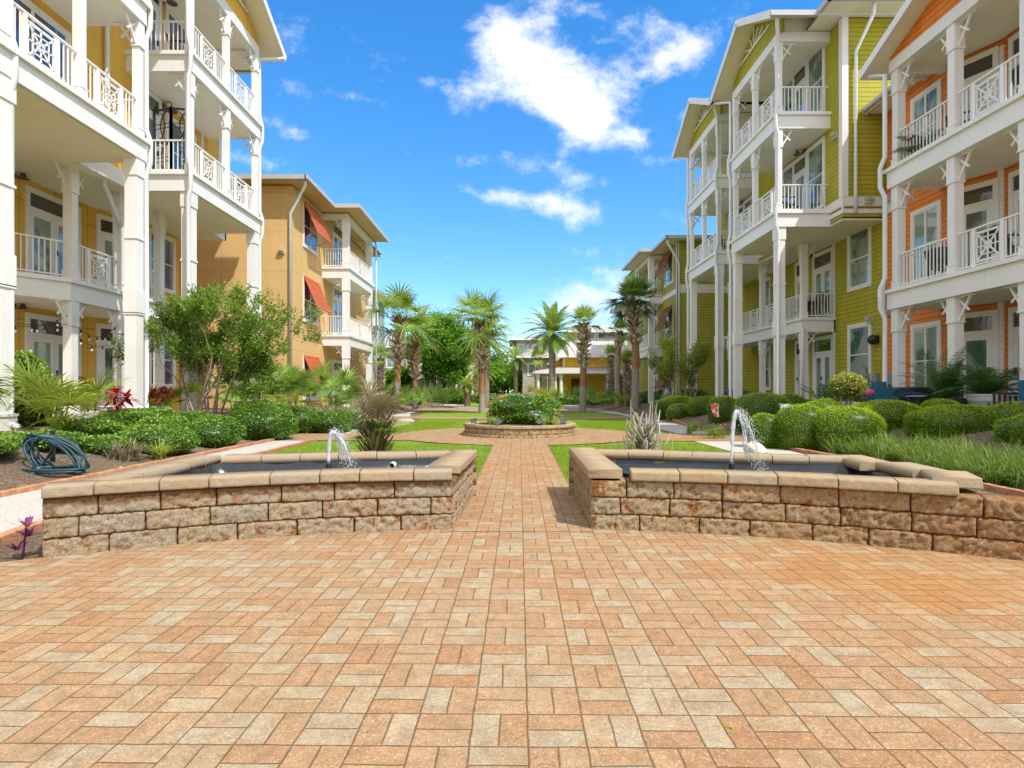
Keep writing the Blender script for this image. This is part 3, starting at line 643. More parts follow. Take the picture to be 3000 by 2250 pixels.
railing(RB,(11.2,22.2),(12.15,22.2),Z2); railing(RB,(11.03,22.45),(11.03,25.8),Z2,[2.6]); railing(RB,(11.03,26.1),(11.03,29.55),Z2,[.7])
for z in (Z2,Z1):
    door(RB,(12.15,22.95,z),uR,nR,1.25,2,.45); door(RB,(12.15,24.6,z),uR,nR,.9,1,.45); window(RB,(12.15,28.2,z+.7),uR,nR,1.0,1.8); window(RB,(12.15,20.55,z+.85 if z==Z1 else z+.9),uR,nR,1.15,1.95)
    lantern(RB,12.15,23.85,z+2.75,nR)
for z in (Z3,Z4):
    for y0 in (19.85,25.65):
        window(RB,(10.75,y0+.95,z+.35),uR,nR,1.0,2.2,paneM,1); door(RB,(10.75,y0+2.05,z),uR,nR,.85,1,.4); window(RB,(10.75,y0+3.0,z+.35),uR,nR,.8,2.2,paneM,1); lantern(RB,10.75,y0+1.75,z+2.72,nR)
window(RB,(13.05,19.1,11.85),(1,0),(0,-1),1.2,1.25)
vent(RB,(10.75,19.5,9.7),nR,uR); vent(RB,(12.15,19.9,3.65),nR,uR); vent(RB,(11.55,19.06,7.4),(0,-1),(1,0))
t=MB(); t.add([(9.95,18.35,13.5),(25,18.35,13.5),(25,32,13.5),(9.95,32,13.5),(14,23,16.4),(22,23,16.4),(22,28,16.4),(14,28,16.4)],[(3,2,1,0),(0,1,5,4),(1,2,6,5),(2,3,7,6),(3,0,4,7),(4,5,6,7)]); r=t.build('roof',roofm,RB)
MB().box(9.85,9.97,18.25,19.0,13.42,13.6).box(9.85,25,18.25,18.37,13.42,13.6).box(8.35,9.9,18.93,19.05,13.36,13.52).build('gutter',gutter,r)
MB().box(9.97,25,18.37,32,13.42,13.44).build('soffit',cream,RB)
MB().box(11.3,11.7,19.5,19.9,13.5,14.6).build('chimney',white,RB)
MB().tube([(11.35,18.4,13.45),(11.35,18.45,13.1),(11.1,18.98,12.2),(11.1,19.0,8.0),(11.1,19.0,7.0)],.055,10).build('downspout',pipe,RB,smooth=True)
downspout(RB,8.93,19.73,[Z3,Z4],.55,13.0,-.08,0,eave=(8.6,19.1,13.4)); downspout(RB,8.93,24.05,[Z3,Z4],.55,13.05,-.08,0,eave=(8.5,24.75,13.35)); downspout(RB,8.93,25.55,[Z3,Z4],.55,13.0,-.08,0,eave=(8.6,25.0,13.4)); downspout(RB,8.93,29.85,[Z3,Z4],.55,13.05,-.08,0,eave=(8.5,30.5,13.35))
MB().tube([(10.95,22.1,3.6),(10.85,21.95,3.3),(10.85,21.95,.6)],.05,10).build('downspout',pipe,RB,smooth=True)
# security light
t=MB(); t.ball((12.0,19.55,2.95),.17,.17,.17,12,8); t.box(12.05,12.15,19.45,19.65,2.85,3.1); t.build('security_light',dark,RB,smooth=True)
# ------------------------------------------------------------------ orange building, far right
OB=thing('apartment_building','bright orange three storey apartment building with white balconies at the right edge','building',(13,13,0))
MB().prism([(12.1,19.0),(12.1,17.7),(11.8,17.7),(11.8,15.75),(12.3,14.75),(12.3,2),(24,2),(24,19.0)],.3,10.3).build('wall',orange,OB)
oy=[16.0,14.0,12.05]; ox=lambda y:10.5-.0203*(y-16)
xf=lambda y,o=0:ox(y)-.17+o
MB().prism([(xf(16),16.2),(11.82,16.2),(11.82,15.75),(12.32,14.75),(12.32,11.85),(xf(11.85),11.85)],.2,Z1).build('porch_floor',MATS['porch_concrete'],OB)
for z in (Z2,Z3):
    t=MB(); t.prism([(xf(16.2),16.2),(11.78,16.2),(11.78,15.75),(12.28,14.75),(12.28,11.85),(xf(11.85),11.85)],z-.54,z-.1); t.prism([(xf(16.2)-.07,16.27),(11.78,16.27),(11.78,15.75),(12.28,14.75),(12.28,11.78),(xf(11.78)-.07,11.78)],z-.1,z); t.build('balcony_deck',white,OB)
    MB().prism([(xf(16.1)+.3,15.9),(11.76,15.9),(11.76,15.72),(12.26,14.72),(12.26,11.9),(xf(11.9)+.3,11.9)],z-.555,z-.542).build('soffit',cream,OB)
tops=(Z2-.54,Z3-.54,9.95)
for z0,z1 in zip((Z1,Z2,Z3),tops):
    for i,y in enumerate(oy):
        column(OB,ox(y)+.02,y,z0,z1,.22)
        if y>11:
            if i>0: bracket(OB,ox(y)+.02,y,z1,(0,1),.22)
            bracket(OB,ox(y)+.02,y,z1,(0,-1),.22)
        if i==0: bracket(OB,ox(y)+.02,y,z1,(1,0),.22)
    if z0>1:
        railing(OB,(ox(16)-.03,15.83),(ox(14)-.03,14.17),z0); railing(OB,(ox(14)-.03,13.83),(ox(12)-.03,12.2),z0,[.82]); railing(OB,(ox(12)+.2,12.0),(12.3,12.0),z0); railing(OB,(ox(16)+.2,16.0),(11.8,16.0),z0)
for z in (Z1,Z2,Z3):
    window(OB,(11.8,16.75,z+.45),uR,nR,.98,1.92,paneM,2); window(OB,(12.1,18.2,z+.4),uR,nR,.35,2.0,paneM,1,.09)
    d=Vector((.5,-1)).normalized(); door(OB,(12.05,15.25,z),(d.x,d.y),(d.y,-d.x),.74,1,.36)
    door(OB,(12.3,13.95,z),uR,nR,.9,1,.36); window(OB,(12.3,12.8,z+.7),uR,nR,.9,1.7,paneM,1); window(OB,(12.3,9.0,z+.7),uR,nR,1.6,1.8,paneM,2)
t=MB(); t.box(11.76,11.83,15.72,15.9,.7,9.9).box(12.255,12.34,14.68,14.85,.7,9.9).box(12.07,12.1,17.75,19.02,6.95,7.5); t.build('corner_board',trim,OB)
MB().prism([(xf(16.2)+.02,16.15),(xf(11.85)+.02,11.85),(xf(11.85)+.3,11.85),(xf(16.2)+.3,15.9),(11.8,15.9),(11.8,16.15)],9.95,10.27).build('beam',trim,OB)
MB().prism([(xf(16.1)+.3,15.9),(11.76,15.9),(11.76,15.72),(12.26,14.72),(12.26,11.9),(xf(11.9)+.3,11.9)],10.05,10.062).build('soffit',cream,OB)
# gable roof of the orange building
ym,ya,yb,ze,ri=14.0,16.75,11.25,10.15,1.0; zr=lambda y: ze+ri*(1-abs(y-ym)/(ya-ym)); xo=9.92
t=MB()
for a in (ya,yb): t.add([(xo,a,ze),(17,a,ze),(17,ym,ze+ri),(xo,ym,ze+ri),(xo,a,ze+.14),(17,a,ze+.14),(17,ym,ze+ri+.14),(xo,ym,ze+ri+.14)],[(0,1,2,3),(7,6,5,4),(0,4,5,1),(1,5,6,2),(2,6,7,3),(3,7,4,0)])
r=t.build('roof',roofm,OB)
f=MB(); f.beam((xo-.02,ya,ze+.05),(xo-.02,ym,ze+ri+.05),.22,.05,(1,0,0)); f.beam((xo-.02,yb,ze+.05),(xo-.02,ym,ze+ri+.05),.22,.05,(1,0,0)); f.box(xo,16,ya-.05,ya+.07,ze-.02,ze+.14); f.build('fascia',trim,r)
MB().add([(xo,ya,ze-.01),(17,ya,ze-.01),(17,ym,ze+ri-.01),(xo,ym,ze+ri-.01)],[(0,1,2,3)]).add([(xo,yb,ze-.01),(17,yb,ze-.01),(17,ym,ze+ri-.01),(xo,ym,ze+ri-.01)],[(0,1,2,3)]).build('soffit',cream,OB)
g=MB(); x0,x1=xf(16.1)+.03,xf(11.9)+.03
g.add([(x0,16.1,10.27),(x1,11.9,10.27),(x1,11.9,zr(11.9)-.02),(xf(ym)+.03,ym,zr(ym)-.02),(x0,16.1,zr(16.1)-.02)],[(0,1,2,3,4)]); g.build('gable_wall',orange,OB)
t=MB(); t.add([(11.4,14.5,10.33),(17,14.5,10.33),(17,19.05,10.33),(11.4,19.05,10.33),(13.2,14.5,11.2),(17,14.5,11.2),(17,19.05,11.2),(13.2,19.05,11.2)],[(3,2,1,0),(0,1,5,4),(1,2,6,5),(2,3,7,6),(3,0,4,7),(4,5,6,7)]); t.build('roof',roofm,OB)
t=MB(); t.add([(12.2,1.5,10.33),(24,1.5,10.33),(24,14.4,10.33),(12.2,14.4,10.33),(16,5,11.6),(24,5,11.6),(24,14.4,11.6),(16,14.4,11.6)],[(3,2,1,0),(0,1,5,4),(1,2,6,5),(2,3,7,6),(3,0,4,7),(4,5,6,7)]); t.build('roof',roofm,OB)
MB().tube([(11.36,19.05,10.33),(11.36,15,10.33)],.085,8).box(11.42,11.5,15,19.05,10.18,10.3).build('gutter',gutter,OB)
MB().box(11.5,12.3,15.5,19.05,10.22,10.24).build('soffit',cream,OB)
downspout(OB,ox(16)-.28,16.12,[Z2,Z3],.5,9.9,-.1,.05,eave=(10.05,16.55,10.1),r=.06)
vent(OB,(12.07,18.8,7.4),nR,uR); vent(OB,(12.1,18.85,3.75),nR,uR)
# ------------------------------------------------------------------ shutters
shut=plain('coral_shutter',(.60,.14,.055),.55,.15,8,.1,40,.3); shutb=plain('brown_shutter',(.30,.095,.04),.55,.2,8,.1,40,.3)
def shutter(par,P,u,n,w,h,out,m):
    """louvred awning shutter hinged at the top"""
    P=Vector(P);u3=Vector((*u,0));n3=Vector((*n,0)); top=P+n3*.06; bot=P+n3*(.06+out)-Vector((0,0,math.sqrt(h*h-out*out))); d=(bot-top).normalized(); nn=d.cross(u3).normalized()
    t=MB(); Q=lambda a,b:top+u3*a+d*b
    for a in (-w/2,0,w/2): t.beam(Q(a,0),Q(a,h),.07,.05,nn) if False else t.beam(Q(a,0),Q(a,h),.08,.05,nn)
    for b in (0.03,h*.5,h-.03): t.beam(Q(-w/2,b),Q(w/2,b),.07,.05,nn)
    k=int(h/.085)
    for i in range(1,k): b=h*i/k; t.beam(Q(-w/2,b),Q(w/2,b),.088,.012,(nn+d*.35))
    t.beam(Q(-w/2+.1,h*.9),P-Vector((0,0,h*1.05))+u3*(-w/2+.1),.02,.02); t.beam(Q(w/2-.1,h*.9),P-Vector((0,0,h*1.05))+u3*(w/2-.1),.02,.02)
    return t.build('shutter',m,par)
# ------------------------------------------------------------------ tan building, left middle; olive building, right middle
def midblock(par,s,xw,xp,yf,yp0,yp1,wallm,x_far,shm,zt,pn,ex):
    X=lambda a:s*a; nn=(-s,0); uu=(0,1)
    MB().box(X(xw),X(x_far),yf,yp1+4,.0,zt).build('wall',wallm,par)
    for z in (Z2,Z3):
        deck(par,[(X(xp),yp0),(X(xw),yp0),(X(xw),yp1),(X(xp),yp1)],z)
        railing(par,(X(xp+.1),yp0+.3),(X(xp+.1),yp1-.3),z,[(yp1-yp0)/2-.3]); railing(par,(X(xp+.3),yp0+.12),(X(xw),yp0+.12),z); railing(par,(X(xp+.3),yp1-.12),(X(xw),yp1-.12),z)
    for z0,z1 in ((.15,Z2-.54),(Z2,Z3-.54),(Z3,zt-.25)):
        for y in (yp0+.17,yp1-.17):
            column(par,X(xp+.17),y,z0,z1,.3); bracket(par,X(xp+.17),y,z1,(0,1 if y<(yp0+yp1)/2 else -1),.3); bracket(par,X(xp+.17),y,z1,(s,0),.3)
        door(par,(X(xw),(yp0+yp1)/2,z0+.05),uu,nn,1.6,2,.4,2.05,pn)
    MB().box(X(xp+.03),X(xp+.3),yp0,yp1,zt-.25,zt).box(X(xp+.3),X(xw),yp0,yp0+.25,zt-.25,zt).build('beam',trim,par)
    t=MB(); yc=(yf+yp1+4)/2
    for a,b,c,d_ in ((xw-.8,yf-.65,x_far+1,yp1+4.6),(xp-.7,yp0-.75,xw+3,yp1+.75)):
        hp=min(abs(c-a),d_-b)/2*.9; rz=hp*.28
        t.add([(X(a),b,zt+.2),(X(c),b,zt+.2),(X(c),d_,zt+.2),(X(a),d_,zt+.2),(X(a+hp),b+hp,zt+.2+rz),(X(c-hp*.95),b+hp,zt+.2+rz),(X(c-hp*.95),d_-hp,zt+.2+rz),(X(a+hp),d_-hp,zt+.2+rz)],[(0,1,5,4),(1,2,6,5),(2,3,7,6),(3,0,4,7),(4,5,6,7)])
    r=t.build('roof',roofm,par)
    q=MB(); f=MB()
    q.box(X(xw-.75),X(x_far+1),yf-.6,yp1+4.5,zt+.05,zt+.07); q.box(X(xp-.65),X(xw-.75),yp0-.7,yp1+.7,zt+.052,zt+.072); q.build('soffit',ex,par)
    f.box(X(xw-.8),X(x_far+1),yf-.72,yf-.6,zt+.04,zt+.22).box(X(xw-.87),X(xw-.75),yf-.72,yp0-.75,zt+.04,zt+.22).box(X(xp-.77),X(xp-.65),yp0-.82,yp1+.82,zt+.04,zt+.22).box(X(xp-.65),X(xw-.75),yp0-.82,yp0-.7,zt+.04,zt+.22); f.build('gutter',gutter,r)
    wy=(yf+yp0)/2+.2
    for z in (Z1-.2,Z2,Z3):
        window(par,(X(xw),wy,z+.45),uu,nn,1.7,1.75,pn,2); shutter(par,(X(xw),wy,z+2.35),uu,nn,1.85,1.55,.62,shm)
    MB().tube([(X(xw-.7),yf-.5,zt+.05),(X(xw-.68),yf-.45,zt-.15),(X(xw+.06),yf-.1,zt-1.2),(X(xw+.06),yf-.1,.2)],.06,10).build('downspout',pipe,par,smooth=True)
    return r
TB=thing('apartment_building','tan stucco three storey apartment building with coral red awning shutters','building',(-13,30,0))
midblock(TB,-1,9.28,8.0,24.9,28.8,33.8,tan,24,shut,9.95,paneB,plain('tan_soffit',(.60,.46,.22),.7,.08,2,.05,30,.2))
MB().tube([(-8.0,34.3,10.05),(-7.85,34.0,9.6),(-7.85,34.0,.5)],.05,8).build('downspout',pipe,TB,smooth=True)
for z in (6.85,3.75): 
    vent(TB,(-9.75,24.9,z+.3),(0,-1),(1,0))
GB=thing('apartment_building','olive three storey apartment building with brown awning shutters, right of the tall palm','building',(13,38,0))
midblock(GB,1,9.54,8.66,33.9,37.2,41.5,green2,22,shutb,9.85,paneM,cream)
t=MB(); t.box(9.50,9.62,33.86,33.9,.3,9.85).box(9.50,9.54,33.86,34.05,.3,9.85).box(9.62,22,33.87,33.9,6.9,7.4).box(9.505,9.54,34.05,37.2,6.9,7.2); t.build('trim_boards',trim,GB)
vent(GB,(10.15,33.87,7.1),(0,-1),(1,0)); MB().box(12.75,13.1,33.75,33.9,2.1,2.45).build('wall_lamp',dark,GB)
# ------------------------------------------------------------------ buildings farther back
def farhouse(label,x0,x1,y0,y1,zt,wallm,rise=1.6,porch=None,wins=(),name='house',cat='house',over=.6,rm=None):
    b=thing(name,label,cat,((x0+x1)/2,(y0+y1)/2,0)); MB().box(x0,x1,y0,y1,0,zt).build('wall',wallm,b)
    hp=min(x1-x0,y1-y0)/2*.9; a,c,e,g=x0-over,x1+over,y0-over,y1+over
    t=MB(); t.add([(a,e,zt),(c,e,zt),(c,g,zt),(a,g,zt),(a+hp,e+hp,zt+rise),(c-hp,e+hp,zt+rise),(c-hp,g-hp,zt+rise),(a+hp,g-hp,zt+rise)],[(3,2,1,0),(0,1,5,4),(1,2,6,5),(2,3,7,6),(3,0,4,7),(4,5,6,7)]); r=t.build('roof',rm or roofm,b)
    MB().box(a,c,e-.1,e,zt-.1,zt+.15).build('fascia',trim,r)
    for side,p,z,w,h in wins:
        if side=='f': window(b,(p,y0,z),(1,0),(0,-1),w,h,paneF,1 if w<1.3 else 2)
        if side=='r': window(b,(x1,p,z),(0,1),(1,0),w,h,paneF)
        if side=='l': window(b,(x0,p,z),(0,1),(-1,0),w,h,paneF)
    return b
TL=farhouse('pale teal sided apartment building showing behind the tan one','x' and -26,-13.0,45,60,9.9,teal,1.8,wins=[('f',-14.3,1.0,1.2,1.7),('f',-14.3,4.4,1.2,1.7),('f',-14.3,7.7,1.2,1.7),('f',-17.5,4.4,1.2,1.7),('f',-17.5,7.7,1.2,1.7)],name='apartment_building',cat='building')
for z in (3.6,6.9):
    deck(TL,[(-13,46.5),(-11.8,46.5),(-11.8,52),(-13,52)],z); railing(TL,(-11.9,46.7),(-11.9,51.8),z,[1.4,3.8]); railing(TL,(-13,46.6),(-11.9,46.6),z)
for y in (46.7,49.2,51.8): column(TL,-11.95,y,0,9.6,.28)
MB().box(-13.1,-11.4,46,52.6,9.6,9.95).build('porch_roof',roofm,TL)
CRM=thing('apartment_building','cream three storey building with white balconies behind the brown shuttered one','building',(15,52,0))
MB().box(12.2,24,47,62,0,9.5).build('wall',plain('cream_wall',(.62,.52,.36),.7,.08,2,.1,30,.2),CRM)
for z in (3.6,6.9):
    deck(CRM,[(12.2,47.5),(10.9,47.5),(10.9,53.5),(12.2,53.5)],z); railing(CRM,(11.0,47.7),(11.0,53.3),z,[1.4,4.2]); railing(CRM,(12.2,47.6),(11.0,47.6),z)
for y in (47.7,50.5,53.3): column(CRM,11.05,y,0,9.4,.28)
MB().box(10.4,25,46.4,62.6,9.5,9.8).build('roof',roofm,CRM)
for x,z in ((13.5,1),(13.5,4.4),(13.5,7.6),(16,4.4),(16,7.6)): window(CRM,(x,47,z),(1,0),(0,-1),1.2,1.6,paneF)
# clubhouse
metalr=plain('ribbed_metal_roof',(.54,.50,.46),.5,.12,1.5,.1,20,.5)
CH=thing('clubhouse','low mustard yellow clubhouse with grey ribbed metal roofs and white porch columns','clubhouse',(9,66,0))
MB().box(5.4,22,61.5,75,0,4.9).build('wall',clubw,CH); MB().box(4.6,5.4,64,75,0,4.6).build('wall',clubw,CH)
MB().box(6.6,20,66,72,4.8,8.0).build('clerestory_wall',plain('tan_paint',(.55,.42,.20),.7,.1,2,.1,30,.2),CH)
for i in range(5): window(CH,(8.3+i*2.35,66,7.12),(1,0),(0,-1),2.0,.75,paneF,1,.1,sashrail=False)
def ribroof(par,lowL,lowR,highR,highL,n,name='roof'):
    A=[Vector(p) for p in (lowL,lowR,highR,highL)]; t=MB(); t.add(A+[p-Vector((0,0,.12)) for p in A],[(0,1,2,3),(7,6,5,4),(0,4,5,1),(1,5,6,2),(2,6,7,3),(3,7,4,0)])
    for i in range(n+1):
        k=i/n; t.beam(A[0].lerp(A[1],k)+Vector((0,0,.03)),A[3].lerp(A[2],k)+Vector((0,0,.03)),.06,.05)
    return t.build(name,metalr,par)
ribroof(CH,(4.6,60.8,4.95),(22.6,60.8,4.95),(20,66,7.0),(6.6,66,7.0),44); ribroof(CH,(4.6,75,4.95),(4.6,60.8,4.95),(6.6,66,7.0),(6.6,72,7.0),26)
ribroof(CH,(6.1,65.4,8.0),(20.6,65.4,8.0),(19,69,8.9),(7.6,69,8.9),40); ribroof(CH,(6.1,73,8.0),(6.1,65.4,8.0),(7.6,69,8.9),(7.6,70,8.9),12)
ribroof(CH,(2.2,58.2,3.25),(22.6,58.2,3.25),(22.6,61.45,3.72),(4.8,61.45,3.72),50,'porch_roof'); ribroof(CH,(2.2,68,3.25),(2.2,58.2,3.25),(4.8,61.45,3.72),(4.8,68,3.72),24,'porch_roof')
t=MB(); t.box(2.2,22.6,58.1,58.25,3.02,3.25).box(2.1,2.25,58.1,68,3.02,3.25).box(4.6,22.6,60.7,60.85,4.76,4.98).box(6.1,20.6,65.3,65.45,7.82,8.02).box(5.36,5.5,61.4,61.5,3.8,4.9); t.build('fascia',trim,CH)
MB().box(2.3,22.5,58.3,61.5,3.0,3.04).box(2.3,5.4,61.5,68,3.0,3.04).build('soffit',cream,CH)
for x,y in ((2.6,58.6),(2.6,61.5),(2.6,64.5),(4.3,58.6),(4.9,58.6),(9.6,58.6),(13.8,58.6),(18,58.6)):
    MB().lathe((x,y,0),[(.24,0),(.24,.3),(.19,.34),(.15,2.6),(.2,2.66),(.24,2.74),(.24,3.0)],14).build('column',white,CH,smooth=False)
for x in (10.3,14.0): 
    d_=door(CH,(x,61.5,.05),(1,0),(0,-1),.95,1,.3)
for x in (12.2,16.8):
    window(CH,(x,61.5,.7),(1,0),(0,-1),.9,1.9,paneF); MB().box(x-.95,x-.6,61.42,61.5,.55,2.75).box(x+.6,x+.95,61.42,61.5,.55,2.75).build('shutter',plain('rust_shutter',(.50,.17,.05),.6,.1,5,0,10,.2),CH)
MB().box(6.2,7.3,61.44,61.5,0,2.6).build('entry_shade_panel',plain('brown_shade',(.16,.07,.02),.9,.1,4,0,9,.1),CH)  # wall is not cut: brown panel painted as the shaded entry
farhouse('large grey beige building with flat grey roofs behind the date palm',.6,9.5,84,96,8.6,beige,1.0,wins=[('f',1.6,6.6,1.3,1.3),('f',3.6,6.6,1.3,1.3),('f',1.6,3.4,1.4,1.8),('f',4.6,3.2,2.2,1.9)],name='apartment_building',cat='building',over=1.0)
farhouse('grey beige wing with stepped roof left of the clubhouse porch',1.3,4.2,70,84,5.3,beige,1.0,wins=[('l',76,1.2,1.6,1.7),('f',2.4,3.2,.9,1.3)],name='building_wing',cat='building',over=.8)
FL=farhouse('far tan two storey house with grey hipped roof and white balcony, left background',-26,-13.2,75,88,6.9,plain('far_tan_wall',(.50,.42,.31),.8,.08,2,.1,30,.2),2.6,wins=[('f',-15.3,4.3,1.3,1.9),('f',-15.3,.9,1.3,1.9),('f',-18.3,4.3,1.3,1.9)],name='house')
FL2=farhouse('far tan house with long white balcony rail left of the round oak',-13.0,-4.5,78,90,6.3,MATS['far_tan_wall'],2.4,wins=[('f',-11.6,4.2,1.2,1.8),('f',-8.2,4.2,1.2,1.8),('f',-11.6,.9,1.4,2),('f',-6,.9,1.4,2)],name='house')
deck(FL2,[(-12.9,78),(-4.6,78),(-4.6,76.4),(-12.9,76.4)],3.3,dep=.35); railing(FL2,(-12.8,76.5),(-4.7,76.5),3.3)
for x in (-12.7,-9.9,-7.2,-4.8): column(FL2,x,76.6,0,6.1,.25)
# ------------------------------------------------------------------ vegetation
class Q:
    """collects quads with a tint per vertex"""
    def __init__(s): s.V=[];s.F=[];s.T=[];s.n=0
    def add(s,V,F,T):
        V=np.asarray(V,np.float32).reshape(-1,3);s.V.append(V);s.F.append(np.asarray(F,np.int64)+s.n);s.T.append(np.broadcast_to(np.asarray(T,np.float32),(len(V),)).copy());s.n+=len(V)
    def quads(s,V4,T):  # (n,4,3)
        n=len(V4);s.add(V4.reshape(-1,3),np.arange(4*n).reshape(-1,4),np.repeat(np.asarray(T,np.float32),4) if np.ndim(T) else T)
    def strips(s,P,Sd,W,T):
        """P (n,k,3) centre lines, Sd (n,k,3) or (n,1,3) side vectors, W (n,k) or (k,) half widths, T (n,) tints"""
        n,k,_=P.shape;W=np.broadcast_to(W,(n,k))[...,None];Sd=np.broadcast_to(Sd,(n,k,3))
        V=np.stack([P-Sd*W,P+Sd*W],2).reshape(n,2*k,3)
        f=np.array([[2*i,2*i+1,2*i+3,2*i+2] for i in range(k-1)])
        s.add(V.reshape(-1,3),(f[None]+(np.arange(n)*2*k)[:,None,None]).reshape(-1,4),np.repeat(np.broadcast_to(T,(n,)),2*k))
    def build(s,name,m,parent=None,smooth=False):
        return np_mesh(name,np.concatenate(s.V),np.concatenate(s.F),m,parent,np.concatenate(s.T),smooth)
def unit(v): return v/np.maximum(np.linalg.norm(v,axis=-1,keepdims=True),1e-9)
def leaves(C,L,Wd,R,up=.35,out=None,ob=0.):
    """diamond leaves, random facing biased upwards / outwards"""
    n=len(C);d=unit(R.normal(size=(n,3)))
    if out is not None: d=unit(d+out*ob)
    nn=unit(R.normal(size=(n,3))+np.array([0,0,up*2])+(0 if out is None else out*ob*1.2));sd=unit(np.cross(d,nn));L=L*R.uniform(.65,1.25,(n,1));Wd=Wd*R.uniform(.7,1.2,(n,1))
    return np.stack([C-d*L*.5,C+sd*Wd*.5,C+d*L*.5,C-sd*Wd*.5],1)
hedgeM=leafmat('hedge_leaf',(.02,.055,.004),(.20,.34,.010),(.60,.72,.03),.22,.4,.4)
bushM =leafmat('bush_leaf',(.015,.05,.006),(.12,.26,.020),(.42,.58,.08),.22,.35,.5)
myrM  =leafmat('myrtle_leaf',(.02,.06,.006),(.12,.24,.02),(.34,.46,.07),.35,.45,.35)
oakM  =leafmat('oak_leaf',(.015,.05,.006),(.11,.28,.015),(.32,.54,.03),.3,.45,.35)
palmM =leafmat('palm_leaf',(.015,.05,.008),(.14,.27,.03),(.55,.66,.18),.28,.35,.5)
palmY =leafmat('palm_leaf_yellow',(.05,.10,.01),(.25,.34,.04),(.60,.62,.15),.3,.4,.45)
arecaM=leafmat('areca_leaf',(.01,.035,.008),(.05,.14,.025),(.20,.36,.09),.25,.35,.5)
dryM  =leafmat('dry_leaf',(.10,.07,.04),(.34,.27,.18),(.62,.53,.40),.15,.8,.1)
grassL=leafmat('border_grass',(.03,.08,.01),(.17,.29,.035),(.50,.58,.20),.3,.45,.35)
pineM =leafmat('far_tree_leaf',(.015,.04,.012),(.06,.13,.03),(.17,.28,.06),.15,.6,.2)
redM  =leafmat('red_leaf',(.09,.008,.012),(.42,.015,.045),(.75,.10,.14),.35,.35,.5)
darkredM=leafmat('maroon_leaf',(.04,.008,.008),(.16,.02,.02),(.35,.05,.04),.3,.35,.5)
purpM =leafmat('purple_leaf',(.05,.01,.04),(.20,.03,.14),(.42,.10,.28),.25,.35,.5)
petalM=leafmat('pink_petal',(.5,.02,.06),(.75,.08,.16),(.85,.25,.3),.3,.5,.3)
bark  =plain('bark',(.20,.14,.10),.9,.35,9,.9,30,.1); myrbark=plain('smooth_bark',(.40,.30,.21),.75,.25,6,.3,25,.2)
palmbark=plain('palm_trunk',(.36,.31,.26),.9,.25,7,.9,18,.1,dirt=.5); palmrust=plain('palm_trunk_rust',(.36,.19,.10),.95,.3,9,1,26,.1)
boots=leafmat('palm_boot',(.16,.10,.06),(.56,.47,.36),(.84,.77,.66),.0,.85,.15)
GH='clipped round hedge mounds on the right'
def hedge(label,x,y,z0,rx,ry,h,dens=1500,leaf=.05,m=None,group=None,name='hedge',cat='hedge',bumpy=.10,light=0,seed=0,pw=.72):
    if cat!='hedge': pw=.95
    """clipped mound: bumpy dark core under thousands of small leaves"""
    R=np.random.default_rng(abs(hash((round(x,2),round(y,2))))%99999 if not seed else seed);m=m or hedgeM
    o=thing(name,label,cat,(x,y,z0),group)
    def surf(D):
        sx=np.sign(D)*np.abs(D)**pw; r=1+bumpy*np.array([noise.noise(Vector((d[0]*1.8+x,d[1]*1.8+y,d[2]*1.8))) for d in D])
        P=sx/np.maximum(np.linalg.norm(sx,axis=1,keepdims=True),1e-6)**.5*r[:,None]; return P*np.array([rx,ry,h*.56])+np.array([x,y,z0+h*.44])
    nu,nv=28,16;D=np.array([[math.sin(PI*j/nv)*math.cos(2*PI*i/nu),math.sin(PI*j/nv)*math.sin(2*PI*i/nu),math.cos(PI*j/nv)] for j in range(nv+1) for i in range(nu)])
    c=np.array([x,y,z0+h*.44]);P=(surf(D)-c)*.95+c
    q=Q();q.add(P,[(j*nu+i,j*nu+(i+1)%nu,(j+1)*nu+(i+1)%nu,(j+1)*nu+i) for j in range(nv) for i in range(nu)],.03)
    area=4*PI*((rx*ry)**1.6/3+2*(max(rx,ry)*h*.55)**1.6/3)**(1/1.6);n=int(area*dens)
    D=unit(R.normal(size=(n,3)));D=D[D[:,2]>-.75];P=surf(D);out=unit(D*np.array([1/rx,1/ry,1/h]));P=c+(P-c)*R.uniform(.95,1.035,(len(P),1));P+=R.normal(size=P.shape)*.008
    pat=np.array([noise.noise(Vector(p*2.2)) for p in P[::1]]) if len(P)<60000 else 0
    T=np.clip(.42+light+.14*pat+(.30 if cat=='hedge' else .18)*out[:,2]+R.normal(0,.13,len(P)),0.02,1)  # light from above put into the tint: upward leaves paler, lower ones darker
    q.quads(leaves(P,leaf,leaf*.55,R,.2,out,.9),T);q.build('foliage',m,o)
    return o
